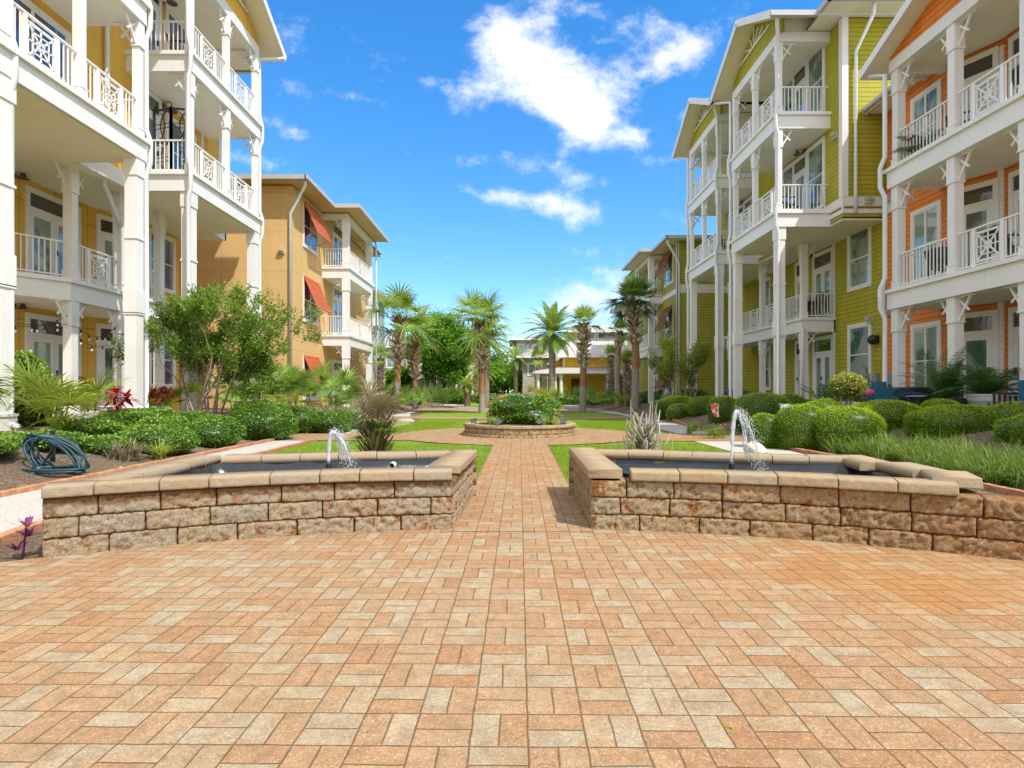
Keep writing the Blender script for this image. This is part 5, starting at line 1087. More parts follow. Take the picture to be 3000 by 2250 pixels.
# cordylines
def cordyline(label,x,y,z,h,seed,m,n=26,heads=3,L=.42):
    R=np.random.default_rng(seed);o=thing('cordyline',label,'plant',(x,y,z));q=Q();s=Q()
    for k in range(heads):
        tx,ty=x+(k-1)*.16+R.normal(0,.03),y+R.normal(0,.05);tz=z+h*(1-.18*abs(k-1));tube_np(s,[(x,y,z),(x+(tx-x)*.3,y,z+h*.5),(tx,ty,tz)],[.014,.012,.01],.4)
        for i in range(n):
            a=i*2.399;e=math.radians(R.uniform(-15,75));d=np.array([math.cos(a)*math.cos(e),math.sin(a)*math.cos(e),math.sin(e)]);l=L*R.uniform(.6,1.1);t=np.linspace(0,1,5)[:,None];P=np.array([tx,ty,tz-.1*R.uniform()])+d*l*t-np.array([0,0,1.])*l*.45*t**2.2
            q.strips(P[None],unit(np.cross(d,[0,0,1.]))[None,None],np.array([.3,1,1.1,.7,.05])*.034,np.clip(.5+R.normal(0,.25),0,1))
    s.build('stem',bark,o);q.build('leaves',m,o)
cordyline('bright crimson cordyline in front of the wide white column',-8.65,12.95,.62,.62,1,redM,L=.40)
cordyline('dark maroon cordyline right of the wide white column',-8.75,14.6,.62,.66,2,darkredM,L=.42)
o=thing('purple_plant','small purple leaved plant at the left end of the left fountain','plant',(-3.62,4.35,0));q=Q();R=np.random.default_rng(4)
for k in range(3):
    for i in range(9):
        a=i*2.399+k;e=math.radians(R.uniform(10,70));d=np.array([math.cos(a)*math.cos(e),math.sin(a)*math.cos(e),math.sin(e)]);l=.13*R.uniform(.7,1.1);t=np.linspace(0,1,4)[:,None];P=np.array([-3.62+.04*k-.04,4.35+.05*(k%2),.06+.09*k])+d*l*t-np.array([0,0,1.])*l*.25*t**2;q.strips(P[None],unit(np.cross(d,[0,0,1.]))[None,None],np.array([.6,1,.8,.05])*.017,np.clip(.5+R.normal(0,.2),0,1))
tube_np(q,[(-3.62,4.35,0),(-3.6,4.36,.25)],[.008,.006],.2);q.build('leaves',purpM,o)
def flowers(q,C,R,s=.03):
    for c in C:
        nrm=unit(R.normal(size=3)+np.array([0,-.8,.8]));a=unit(np.cross(nrm,[.3,.2,1.]));b=np.cross(nrm,a)
        for k in range(5):
            t=k*2*PI/5;d=a*math.cos(t)+b*math.sin(t);e=a*math.cos(t+.6)+b*math.sin(t+.6);f=a*math.cos(t-.6)+b*math.sin(t-.6);q.quads(np.array([[c,c+e*s*.7,c+d*s*1.1+nrm*s*.3,c+f*s*.7]]),np.array([R.uniform(.2,1)]))
# ------------------------------------------------------------------ split-face block walls
def stone_mat(name,cols,rust):
    m,nt,b,_=newmat(name); co=geo_pos(nt)
    at=N(nt,'ShaderNodeAttribute',attribute_name='tint').outputs['Fac']; rl=N(nt,'ShaderNodeAttribute',attribute_name='relief').outputs['Fac']
    base=ramp(nt,at,cols); n1=noise_n(nt,co,11,6,.7); n2=noise_n(nt,co,60,5,.75)
    hi=ramp(nt,math_n(nt,'ADD',math_n(nt,'MULTIPLY',rl,.55),math_n(nt,'MULTIPLY',n1,.6)),[(.46,(0,0,0)),(.60,(1,1,1))])
    col=mixc(nt,hi,mixc(nt,1,base,(.74,.50,.30),'MULTIPLY'),mixc(nt,.5,base,(.68,.63,.55)))
    gr=ramp(nt,n2,[(.32,(.30,)*3),(.43,(.78,)*3),(.56,(1.0,)*3),(.72,(1.4,)*3)]); col=mixc(nt,1,col,gr,'MULTIPLY')
    s3=N(nt,'ShaderNodeSeparateXYZ'); nt.links.new(co,s3.inputs[0])
    if rust:
        f=N(nt,'ShaderNodeMapRange'); f.inputs[1].default_value=1.0; f.inputs[2].default_value=3.7; nt.links.new(s3.outputs[0],f.inputs[0])
        col=mixc(nt,math_n(nt,'MULTIPLY',math_n(nt,'MULTIPLY',f.outputs[0],ramp(nt,n1,[(.35,(0,0,0)),(.6,(1,1,1))])),.8),col,mixc(nt,n2,(.30,.10,.02),(.62,.30,.09)))
    else:
        # damp brown drip band right under the capstones, pale efflorescence below it
        zz=math_n(nt,'ADD',s3.outputs[2],math_n(nt,'MULTIPLY',math_n(nt,'SUBTRACT',noise_n(nt,co,5,5,.7),.5),.12))
        f=N(nt,'ShaderNodeMapRange'); f.inputs[1].default_value=.375; f.inputs[2].default_value=.39; nt.links.new(zz,f.inputs[0])
        w=ramp(nt,zz,[(.345,(0,0,0)),(.365,(.6,)*3),(.372,(0,0,0))]); col=mixc(nt,w,col,(.60,.58,.56))
        up_=math_n(nt,'LESS_THAN',s3.outputs[2],.452)
        col=mixc(nt,math_n(nt,'MULTIPLY',math_n(nt,'MULTIPLY',f.outputs[0],up_),.75),col,(.26,.13,.045))
    col=mixc(nt,1,col,(.80,.74,.62),'MULTIPLY')
    nt.links.new(col,b.inputs['Base Color']); b.inputs['Roughness'].default_value=.92; b.inputs['Specular IOR Level'].default_value=.15
    h=math_n(nt,'ADD',noise_n(nt,co,42,6,.75),math_n(nt,'MULTIPLY',noise_n(nt,co,150,4,.8),.5)); bump(nt,b,h,1,.022); return m
stoneL=stone_mat('split_stone_left',[(0,(.58,.40,.26)),(.35,(.62,.44,.30)),(.6,(.56,.49,.40)),(.8,(.60,.41,.26)),(1,(.55,.50,.44))],False)
stoneR=stone_mat('split_stone_right',[(0,(.62,.38,.14)),(.35,(.52,.43,.30)),(.6,(.64,.40,.15)),(.8,(.50,.43,.33)),(1,(.66,.41,.16))],True)
def cap_mat(name,cols):
    m,nt,b,_=newmat(name); co=geo_pos(nt); base=ramp(nt,N(nt,'ShaderNodeAttribute',attribute_name='tint').outputs['Fac'],cols)
    col=mixc(nt,1,base,ramp(nt,noise_n(nt,co,90,5,.75),[(.3,(.72,)*3),(.5,(1,)*3),(.72,(1.15,)*3)]),'MULTIPLY'); col=mixc(nt,ramp(nt,noise_n(nt,co,5,6,.7),[(.5,(0,0,0)),(.75,(.55,)*3)]),col,(.36,.25,.16))
    nt.links.new(col,b.inputs['Base Color']); b.inputs['Roughness'].default_value=.9; b.inputs['Specular IOR Level'].default_value=.15; bump(nt,b,noise_n(nt,co,70,6,.75),.9,.012); return m
capL=cap_mat('capstone_left',[(0,(.38,.28,.18)),(.5,(.42,.32,.21)),(1,(.38,.31,.23))]); capR=cap_mat('capstone_right',[(0,(.42,.29,.16)),(.5,(.44,.33,.20)),(1,(.40,.33,.23))])
for cm in (capL,capR):
    pass
class Blocks:
    def __init__(s): s.V=[];s.F=[];s.T=[];s.R=[]
    def block(s,A,B,nA,nB,z0,z1,depth,rel,tint,seed,dz=(0,0)):
        """A,B outer lower corners, nA,nB outward normals there"""
        nu=max(4,int((B-A).length/.015));nv=max(3,int((z1-z0)/.015));o=len(s.V);g=.0035
        for j in range(nv+1):
            for i in range(nu+1):
                u_=i/nu;v_=j/nv;p=A.lerp(B,u_);n=nA.lerp(nB,u_).normalized();e=min(u_,1-u_)*(B-A).length;f=min(v_,1-v_)*(z1-z0);ed=min(1,min(e,f)/.018)
                q=Vector((p.x*9,p.y*9,(z0+(z1-z0)*v_)*9+seed));r=rel*(.35*noise.noise(q*.8)+.75*noise.noise(q*2.4)+.75*noise.noise(q*5.5))+rel*.40*ed**.5
                if e<1e-6: p=p+(B-A).normalized()*(g if i==0 else -g)
                s.V.append((p.x+n.x*r,p.y+n.y*r,z0+(z1-z0)*v_+(g if j==0 else (-g if j==nv else 0))+dz[0]*(1-u_)+dz[1]*u_));s.T.append(tint);s.R.append(min(1,max(0,.5+r/rel*.5-.1)) if rel>0 else .5)
        for j in range(nv):
            for i in range(nu): s.F.append((o+j*(nu+1)+i,o+j*(nu+1)+i+1,o+(j+1)*(nu+1)+i+1,o+(j+1)*(nu+1)+i))
        # sides, top, bottom, back
        bA=A-nA*depth;bB=B-nB*depth;L=(B-A).normalized()*g
        k=len(s.V)
        rows=[[o+j*(nu+1)+i for i in range(nu+1)] for j in (0,nv)]
        for ri,zz in ((0,z0+g),(1,z1-g)):
            st=len(s.V)
            for i in range(nu+1):
                u_=i/nu;p=(bA+L).lerp(bB-L,u_);s.V.append((p.x,p.y,zz+dz[0]*(1-u_)+dz[1]*u_));s.T.append(tint);s.R.append(.5)
            for i in range(nu):
                a,b_,c,d_=rows[ri][i],rows[ri][i+1],st+i+1,st+i
                s.F.append((a,d_,c,b_) if ri==0 else (a,b_,c,d_))
            if ri==0: st0=st
            else: st1=st
        for i in range(nu): s.F.append((st0+i,st1+i,st1+i+1,st0+i+1))
        for ii in (0,nu):
            col=[o+j*(nu+1)+ii for j in range(nv+1)];a,b_=st0+ii,st1+ii
            m=len(s.V); 
            for j in range(nv):
                # fan towards the back edge
                p0=s.V[a];p1=s.V[b_];z_=lambda t:(p0[0]+(p1[0]-p0[0])*t,p0[1]+(p1[1]-p0[1])*t,p0[2]+(p1[2]-p0[2])*t)
                s.V+= [z_(j/nv),z_((j+1)/nv)];s.T+=[tint]*2;s.R+=[.5]*2;w=len(s.V)
                s.F.append((col[j],w-2,w-1,col[j+1]) if ii==nu else (col[j],col[j+1],w-1,w-2))
    def build(s,name,m,par):
        o=np_mesh(name,s.V,s.F,m,par,s.T);a=o.data.attributes.new('relief','FLOAT','POINT');a.data.foreach_set('value',np.array(s.R,np.float32));return o
def path_sample(pts):
    pts=[Vector((p[0],p[1],0)) for p in pts];L=[0]
    for i in range(1,len(pts)): L.append(L[-1]+(pts[i]-pts[i-1]).length)
    def at(d):
        d=max(0,min(L[-1],d));i=max(j for j in range(len(L)) if L[j]<=d+1e-9);i=min(i,len(pts)-2);t=(pts[i+1]-pts[i]);return pts[i]+t*((d-L[i])/(L[i+1]-L[i])),Vector((t.y,-t.x,0)).normalized()
    return at,L[-1]
def wall_run(bl,pts,z0,z1,cuts,depth,rel,rng,over=0,dzr=0):
    at,L=path_sample(pts)
    for a,b_ in zip(cuts[:-1],cuts[1:]):
        a=min(a,L);b_=min(b_,L)
        if b_-a<.03: continue
        A,nA=at(a+.001);B,nB=at(b_-.001);ds=rng.uniform(-dzr,dzr);jo=rng.uniform(-.004,.008)
        bl.block(A+nA*(over+jo),B+nB*(over+jo),nA,nB,z0,z1,depth,rel,rng.random(),rng.uniform(0,50),(ds,ds+rng.uniform(-dzr,dzr)*.3))
def cuts(L,ln,off,rng,var=.06):
    c=[0];x=off
    while x<L-.12: c.append(x);x+=ln+rng.uniform(-var,var)
    return c+[L]
def arc_pts(x0,x1,n=24): return [(x0+(x1-x0)*i/n,PC[1]+math.sqrt(49-(x0+(x1-x0)*i/n-PC[0])**2)) for i in range(n+1)]
linerM=plain('pond_liner',(.022,.026,.032),.22,.3,5,.25,14,.6)
m,nt,b,_=newmat('water'); b.inputs['Base Color'].default_value=(.03,.05,.07,1); b.inputs['Roughness'].default_value=.05; b.inputs['IOR'].default_value=1.33; b.inputs['Specular IOR Level'].default_value=.6; bump(nt,b,noise_n(nt,geo_pos(nt),30,5,.65),.8,.04); waterM=m
def fountain(label,sides,sm,cm,capcuts,seed,basin,skipcap=()):
    """sides: front, right, back, left outer polylines counter clockwise"""
    rng=random.Random(seed);o=thing('fountain_basin',label,'fountain',(*sides[0][len(sides[0])//2],0))
    w=Blocks()
    for si,pts in enumerate(sides):
        _,L=path_sample(pts)
        for c in range(3): wall_run(w,pts,.15*c-(.03 if c==0 else 0),.15*(c+1),cuts(L,.45,(.43,.21,.33)[c]+rng.uniform(-.04,.04),rng),.24,.020,rng)
    w.build('block_wall',sm,o)
    ca=Blocks()
    for si,pts in enumerate(sides):
        if si in skipcap: continue
        at,L=path_sample(pts);c0,c1=capcuts[si];c1=L-c1;k=max(1,round((c1-c0)/.40));cc=[c0+(c1-c0)*i/k+(rng.uniform(-.04,.04) if 0<i<k else 0) for i in range(k+1)]
        wall_run(ca,pts,.452+.002*si,.54+.0025*si,cc,.30,.007,rng,.035,.004)
    ca.build('capstones',cm,o)
    # liner and water
    cx=sum(p[0] for p in basin)/len(basin);cy=sum(p[1] for p in basin)/len(basin);t=MB();n=len(basin);rings=[(1.0,.47),(.985,.42),(.96,.37),(.9,.345),(.6,.34),(.2,.335)];P=[]
    dens=[]
    for i in range(n):
        a=basin[i];b_=basin[(i+1)%n]
        for k in range(16): dens.append((a[0]+(b_[0]-a[0])*k/16,a[1]+(b_[1]-a[1])*k/16))
    n=len(dens);vs=[]
    for f,z in rings:
        for x,y in dens:
            X=cx+(x-cx)*f;Y=cy+(y-cy)*f;vs.append((X,Y,z+.03*noise.noise(Vector((X*5,Y*5,z*9)))))
    fs=[(r*n+i,r*n+(i+1)%n,(r+1)*n+(i+1)%n,(r+1)*n+i) for r in range(len(rings)-1) for i in range(n)]+[tuple((len(rings)-1)*n+i for i in range(n))]
    t.add(vs,fs);t.build('liner',linerM,o,True)
    MB().add([(cx+(x-cx)*.97,cy+(y-cy)*.97,.372) for x,y in basin],[tuple(range(len(basin)))]).build('water',waterM,o)
    return o
sidesL=[arc_pts(-3.44,-.53),[(-.53,5.215),(-.46,7.06)],[(-.46,7.06),(-3.42,6.38)],[(-3.42,6.38),(-3.33,4.56)]]
fountain('left stone block fountain basin with tan smooth capstones and white stained blocks',sidesL,stoneL,capL,[(-.06,-.02),(.30,.0),(.30,.30),(0,.0)],3,[(-3.10,4.88),(-2.4,5.14),(-1.6,5.36),(-.80,5.5),(-.74,6.72),(-3.12,6.12)])
sidesR=[arc_pts(.714,3.72),[(3.66,4.52),(3.86,6.28)],[(3.86,6.28),(.74,7.22)],[(.74,7.22),(.714,5.19)]]
FR=fountain('right stone block fountain basin with rust stained blocks and loose capstones',sidesR,stoneR,capR,[(.33,.42),(0,0),(.28,.30),(.0,-.05)],8,[(1.02,5.48),(1.8,5.34),(2.7,5.06),(3.35,4.80),(3.55,6.1),(1.04,6.9)],skipcap=(1,))
# loose, shifted capstones on the right basin
rng=random.Random(5)
for k,(a,b_) in enumerate((((3.62,5.72),(3.72,6.44)),((3.66,5.02),(3.74,5.68)),((3.52,4.55),(3.72,4.98)))):
    A=Vector((*a,0));B=Vector((*b_,0));d=(B-A).normalized();n=Vector((d.y,-d.x,0));c=Blocks();c.block(A+n*.1,B+n*.1,n,n,.455+.012*k,.545+.012*k,.32,.008,rng.random(),3*k);c.build('loose_capstone',capR,FR)
# round planter
o=thing('round_planter','round stone planter with a flowering bush in the middle of the brick circle','planter',(RC[0],RC[1],0));rng=random.Random(4);w=Blocks()
def circ(r): return [(RC[0]+r*math.cos(a),RC[1]+r*math.sin(a)) for a in [ PI/2+2*PI*i/72 for i in range(73)]]
for r,z0,z1,off in ((1.63,-.02,.10,0),(1.56,.10,.25,.15)): wall_run(w,circ(r),z0,z1,[off]+cuts(2*PI*r-.01,.33,off+.33,rng,.02)[1:],.22,.014,rng)
w.build('block_wall',stoneR,o);w=Blocks();wall_run(w,circ(1.57),.252,.34,cuts(2*PI*1.57-.01,.33,.25,rng,.02),.28,.008,rng,.03,.003);w.build('capstones',capR,o)
MB().lathe((RC[0],RC[1],.2),[(1.34,0),(1.34,.10),(.8,.14),(.0,.16)],32).build('soil',plain('potting_soil',(.12,.08,.05),.95,.4,9,1,30,.1),o,True)
hb=hedge('flowering azalea bush with coral and pink blooms growing in the round planter',.36,16.75,.30,.98,.85,.82,800,.065,bushM,None,'azalea_bush','bush',.5,.10)
R=np.random.default_rng(12);q=Q();D=unit(R.normal(size=(120,3)));D=D[(D[:,2]>-.1)&(D[:,1]<.5)][:34];D=D[(noise and np.array([noise.noise(Vector(d*2+Vector((4,2,1)))) for d in D])>-.12)];flowers(q,[(.36+.95*d[0],16.75+.82*d[1],.68+.52*d[2]) for d in D],R,.035);q.build('blossoms',petalM,hb)
clump('variegated grass clump at the front left in the round planter',-.62,15.95,60,.34,11,grassL,.8,.8,.009,z=.33,k=3,rr=.14)
clump('pale variegated grass clump at the front right in the round planter',.92,15.7,60,.34,12,grassL,.9,.9,.009,z=.33,k=3,rr=.16)
o=thing('red_flowers','few deep pink flowers at the right edge of the round planter','flowers',(1.25,16.1,.33));q=Q();flowers(q,[(1.2,16.1,.62),(1.3,16.05,.5),(1.1,16.15,.52),(1.38,16.2,.43),(1.22,16.0,.45)],R,.045)
for c in ((1.2,16.1,.62),(1.3,16.05,.5),(1.38,16.2,.43)): tube_np(q,[(c[0]-.03,c[1],.33),c],[.004,.004],.1)
q.build('blossoms',petalM,o)
for x,y,l in ((-1.05,15.95,'black solar spotlight at the left edge of the round planter'),(-.35,15.45,'solar spotlight with tilted panel front left on the round planter'),(.72,15.42,'solar spotlight with tilted panel front right on the round planter'),(1.38,15.9,'black solar spotlight at the right edge of the round planter')):
    t=thing('solar_spotlight',l,'light',(x,y,.34),'solar spotlights on the round planter');MB().beam((x-.07,y-.06,.42),(x+.07,y+.02,.47),.12,.012,(0.2,-.75,.6)).build('solar_panel',plain('solar_panel',(.02,.025,.05),.15,.1,5,0,9,.8),t);MB().lathe((x+.05,y+.06,.34),[(.015,0),(.015,.06),(.04,.09),(.05,.15),(.04,.16)],12).build('lamp_head',dark,t)
# ------------------------------------------------------------------ water jets
m,nt,b,_=newmat('frothy_water'); b.inputs['Base Color'].default_value=(.92,.95,.97,1); b.inputs['Roughness'].default_value=.25; b.inputs['Transmission Weight'].default_value=.25; b.inputs['IOR'].default_value=1.2; b.inputs['Alpha'].default_value=.80; bump(nt,b,noise_n(nt,geo_pos(nt),70,4,.7),.8,.02); jetM=m
def jet(label,x,y,z0,zt,bend,fall,seed):
    o=thing('water_jet',label,'water jet',(x,y,z0));R=np.random.default_rng(seed);MB().lathe((x,y,.33),[(.022,0),(.022,z0-.33+.02),(.03,z0-.33+.02),(.03,z0-.33+.07),(.018,z0-.33+.09)],12).build('nozzle',dark,o)
    zb=z0+.08;P=[];rs=[];k=22
    for i in range(k):
        t=i/(k-1)
        if t<.62: s_=t/.62;P.append((x+bend*.35*s_**2,y,zb+(zt-zb)*(1-(1-s_)**1.5)));rs.append(.017+.012*s_+.005*R.normal())
        else: s_=(t-.62)/.38;P.append((x+bend*.35+(bend*.5)*s_,y+.01,zt-(zt-zb)*.35*s_**1.8));rs.append(max(.008,.028-.022*s_+.005*R.normal()))
    st=MB().tube(P,[r*.8 for r in rs],10)
    for s_ in range(16):
        f0=R.uniform(.55,.98);i0=int(f0*(k-1));Q0=[P[j] for j in range(max(0,i0-3),i0+1)];end=(x+fall*R.uniform(.55,1.2),y+R.normal(0,.05),.38);x0,y0_,z0_=P[i0]
        for j in range(1,7): g=j/6;Q0.append((x0+(end[0]-x0)*g**.75,y0_+(end[1]-y0_)*g,z0_+(end[2]-z0_)*g**1.6+R.normal(0,.006)))
        n_=int(len(Q0)*R.uniform(.5,1.0));n_=max(3,n_);st.tube([(p[0]+R.normal(0,.006),p[1]+R.normal(0,.006),p[2]) for p in Q0[:n_]],[.009*(1-.8*i/n_)+.002 for i in range(n_)],6)
    st.build('stream',jetM,o,True)
    q=MB()
    for i in range(900):
        t=R.uniform(.0,1);xx=x+bend*.38+(fall-bend*.38)*t**.8+R.normal(0,.018+.035*t);zz=zt-(zt-z0+.05)*t**1.7+R.normal(0,.03);s_=R.uniform(.0012,.0045)
        if zz<.37: continue
        c=(xx,y+R.normal(0,.03),zz);q.add([(c[0]-s_,c[1],c[2]),(c[0]+s_,c[1],c[2]),(c[0],c[1]-s_,c[2]),(c[0],c[1]+s_,c[2]),(c[0],c[1],c[2]-s_*2.4),(c[0],c[1],c[2]+s_*2.4)],[(0,2,5),(2,1,5),(1,3,5),(3,0,5),(2,0,4),(1,2,4),(3,1,4),(0,3,4)])
    for i in range(120):
        a=R.uniform(0,2*PI);r=R.uniform(0,.16);c=(x+fall+r*math.cos(a),y+r*math.sin(a),.375+R.uniform(0,.06)*(1-r*5));s_=R.uniform(.002,.005);q.add([(c[0]-s_,c[1],c[2]),(c[0]+s_,c[1],c[2]),(c[0],c[1]-s_,c[2]),(c[0],c[1]+s_,c[2]),(c[0],c[1],c[2]-s_),(c[0],c[1],c[2]+s_)],[(0,2,5),(2,1,5),(1,3,5),(3,0,5),(2,0,4),(1,2,4),(3,1,4),(0,3,4)])
    tag(q.build('droplets',jetM,o,True),kind='stuff')
jet('low arching water jet of the left fountain',-1.885,6.05,.42,.82,.10,.24,1)
jet('tall arching water jet of the right fountain',2.26,6.05,.42,1.03,.14,.30,2)
o=thing('return_pipe','white pipe end on the back wall of the left fountain basin','pipe',(-1.32,6.45,.4));MB().tube([(-1.32,6.55,.42),(-1.32,6.42,.42)],.035,14,False).build('pipe',white,o,True)
# white rock
t=MB();t.ball((0,0,0),.2,.16,.17,20,14);t.v=[(p[0]*(1+.5*noise.noise(Vector(p)*5)),p[1]*(1+.4*noise.noise(Vector(p)*6)),p[2]*(1+.5*noise.noise(Vector(p)*4.5))) for p in t.v];r=t.build('rock',plain('white_rock',(.70,.62,.52),.85,.25,9,.8,30,.1),None,True);r.location=(4.55,11.0,.14);tag(r,'pale limestone rock behind the right fountain','rock')
# ------------------------------------------------------------------ hose
hoseM=plain('blue_hose',(.015,.06,.085),.5,.2,7,.05,20,.5);o=thing('garden_hose','coiled blue garden hose hung over a stake in the left bed','hose',(-6.8,8.6,.05));R=np.random.default_rng(3);t=MB();P=[]
for i in range(10):
    k=26;tall=i<7
    for j in range(k):
        a=2*PI*j/k+ (PI*.7)
        if tall: a_,b_=.36+.04*(i%4)+.01*i,.19+.02*(i%3);cx,cz=-6.78+.03*i,.32-.014*i;ti=-.46-.04*((i*3)%5);u_=a_*math.cos(a);v_=b_*math.sin(a);X=cx+u_*math.cos(ti)-v_*math.sin(ti);Z=cz+u_*math.sin(ti)+v_*math.cos(ti);Y=8.78-.05*i+.10*math.sin(a*1.0+i)
        else: X=-6.62+.05*(i-8)+(.40+.03*(i%2))*math.cos(a);Y=8.42+.20*math.sin(a)+.04*(i%3);Z=.09+.02*(i-7)
        if 0: pass
        Z=max(Z,.075+.012*(i%3));P.append((X+R.normal(0,.006),Y,Z))
t.tube(P,.0165,8);t.build('coil',hoseM,o,True);MB().tube([(-6.80,8.4,.42),(-6.77,8.36,.34),(-6.74,8.34,.27)],[.022,.03,.018],10).build('nozzle',dark,o,True);MB().box(-7.06,-7.0,8.98,9.02,0,.64).build('stake',dark,o)
# ------------------------------------------------------------------ string lights
o=thing('string_lights','drooping string of bare bulbs across the ochre ground floor porch','string lights',(-11,15,2.9));t=MB();bl=[]
for (a,b_,sag,n) in (((-11.75,13.0,2.95),(-11.0,14.55,3.12),.28,4),((-11.75,13.0,2.9),(-11.0,14.55,2.9),.10,3),((-11.0,14.8,2.95),(-11.0,16.4,3.1),.34,5),((-11.0,14.8,2.7),(-11.0,16.4,2.75),.30,4),((-11.0,16.6,3.05),(-11.0,18.25,3.0),.3,5)):
    P=[];
    for i in range(17): f=i/16;P.append(tuple(a[c]+(b_[c]-a[c])*f-(sag*4*f*(1-f) if c==2 else 0) for c in range(3)))
    t.tube(P,.007,5)
    for j in range(n): bl.append(P[int(16*(j+.7)/n)])
t.build('wire',dark,o)
bulbM=plain('clear_bulb',(.8,.8,.78),.1,.05,5,0,9,.6)
for p in bl:
    s_=MB();s_.lathe((p[0],p[1],p[2]-.09),[(.016,0),(.02,.05),(.016,.09)],8);k=s_.build('socket',dark,o);MB().ball((p[0],p[1],p[2]-.125),.026,.026,.038,10,7).build('bulb',bulbM,k,True)
# ------------------------------------------------------------------ furniture
wick=plain('brown_wicker',(.16,.09,.05),.6,.35,40,.6,70,.3);blueP=plain('blue_plastic',(.03,.15,.26),.45,.12,4,.05,20,.45);slingM=plain('grey_sling',(.28,.27,.26),.7,.15,20,.2,60,.2);benchM=plain('coral_wood',(.60,.16,.07),.6,.15,8,.15,40,.3)
def rotp(P,c,a): return [(c[0]+p[0]*math.cos(a)-p[1]*math.sin(a),c[1]+p[0]*math.sin(a)+p[1]*math.cos(a),c[2]+p[2]) for p in P]
def part(t,par,name,m,c,a,smooth=False,bevel=0): t.v=rotp(t.v,c,a);return t.build(name,m,par,smooth,bevel)
def patio_chair(label,c,a,m,fm,group=None,tall=.95):
    o=thing('patio_chair',label,'chair',c,group)
    t=MB();t.box(-.27,.27,-.26,.26,.38,.44);part(t,o,'seat',m,c,a,bevel=.02)
    t=MB();
    for i in range(7): u0=-.26+.52*i/6.5;t.add([(u0,.24,.44),(u0+.07,.24,.44),(u0+.07,.36,tall-.04*abs(i-3)/3),(u0,.36,tall-.04*abs(i-3)/3),(u0,.27,.44),(u0+.07,.27,.44),(u0+.07,.39,tall-.04*abs(i-3)/3),(u0,.39,tall-.04*abs(i-3)/3)],[(0,1,2,3),(7,6,5,4),(0,4,5,1),(1,5,6,2),(2,6,7,3),(3,7,4,0)])
    part(t,o,'backrest',m,c,a)
    for sx in (-1,1):
        t=MB();t.beam((sx*.29,-.25,.64),(sx*.29,.30,.66),.03,.06,(1,0,0));part(t,o,'armrest',fm,c,a)
        for sy in (-.24,.26): t=MB();t.beam((sx*.27,sy,0),(sx*.28,sy,.65),.035,.035,(0,1,0));part(t,o,'leg',fm,c,a)
    return o
def adirondack(label,c,a,m,w=.56,group=None,name='garden_chair',cat='chair'):
    o=thing(name,label,cat,c,group);n=max(5,int(w/.1));t=MB()
    for i in range(5): t.beam((-w/2,-.28+.12*i,.37-.03*i),(w/2,-.28+.12*i,.37-.03*i),.10,.02,(0,.1,1))
    part(t,o,'seat',m,c,a);t=MB()
    for i in range(n): f=(i+.5)/n;u_=-w/2+w*f;h=.98-.22*(2*f-1)**2;t.beam((u_*.92,.20,.24),(u_,.20+.36*h*.7,h),w/n*.86,.02,(0,1,-.35))
    part(t,o,'backrest',m,c,a)
    for sx in (-1,1):
        t=MB();t.beam((sx*(w/2+.05),-.36,.55),(sx*(w/2+.05),.36,.56),.12,.025,(0,0,1));part(t,o,'armrest',m,c,a)
        t=MB();t.beam((sx*(w/2+.03),-.30,0),(sx*(w/2+.03),-.30,.54),.09,.03,(1,0,0));part(t,o,'leg',m,c,a);t=MB();t.beam((sx*(w/2+.02),.55,0),(sx*(w/2+.02),-.30,.36),.09,.03,(1,0,0));part(t,o,'leg',m,c,a)
    return o
patio_chair('brown wicker chair with its back to us on the ochre building ground floor porch',(-11.35,15.45,Z1),PI+.3,wick,dark)
adirondack('blue slatted garden chair half hidden by the fan palm right of the topiary tree',(9.0,14.2,.52),2.3,blueP,group=None)
adirondack('blue slatted garden chair right of the white pot behind the black railing',(10.5,11.7,.6),2.6,blueP)
adirondack('second blue slatted garden chair at the right edge behind the black railing',(9.75,10.9,.6),2.4,blueP)
adirondack('coral red garden bench with curved back facing us, garden centre',(-.62,47.5,.0),0.05,benchM,1.05,name='garden_bench',cat='bench')
adirondack('coral red garden chair turned sideways left of the coral bench',(-1.35,44.5,.0),-PI/2+.15,benchM)
t=thing('garden_table','low coral red garden table between bench and chair','table',(-.95,44.2,0));MB().box(-1.4,-.5,43.9,44.6,.40,.44).build('tabletop',benchM,t)
for x in (-1.33,-.57):
    for y in (43.97,44.53): MB().box(x-.03,x+.03,y-.03,y+.03,0,.4).build('leg',benchM,t)
for c,a,l in (((8.2,38.6,.3),PI/2,'grey sling patio chair on the left of the shuttered building porch'),((9.6,38.9,.3),PI+.2,'wide grey sling patio chair beside the seated person, right one')): patio_chair(l,c,a,slingM,dark)
for c,a,l in (((11.55,22.75,Z2),-PI/2,'brown wicker dining chair nearest on the olive second floor balcony'),((11.5,23.9,Z2),-PI/2,'brown wicker dining chair farther in on the olive second floor balcony')): patio_chair(l,c,a,wick,dark,tall=1.05)
t=thing('patio_table','dark round patio table between wicker chairs on the olive balcony','table',(11.75,23.3,Z2));MB().lathe((11.75,23.3,Z2),[(.42,.70),(.44,.72),(.42,.74)],20).build('tabletop',dark,t);MB().lathe((11.75,23.3,Z2),[(.2,0),(.04,.04),(.04,.7)],12).build('pedestal',dark,t)
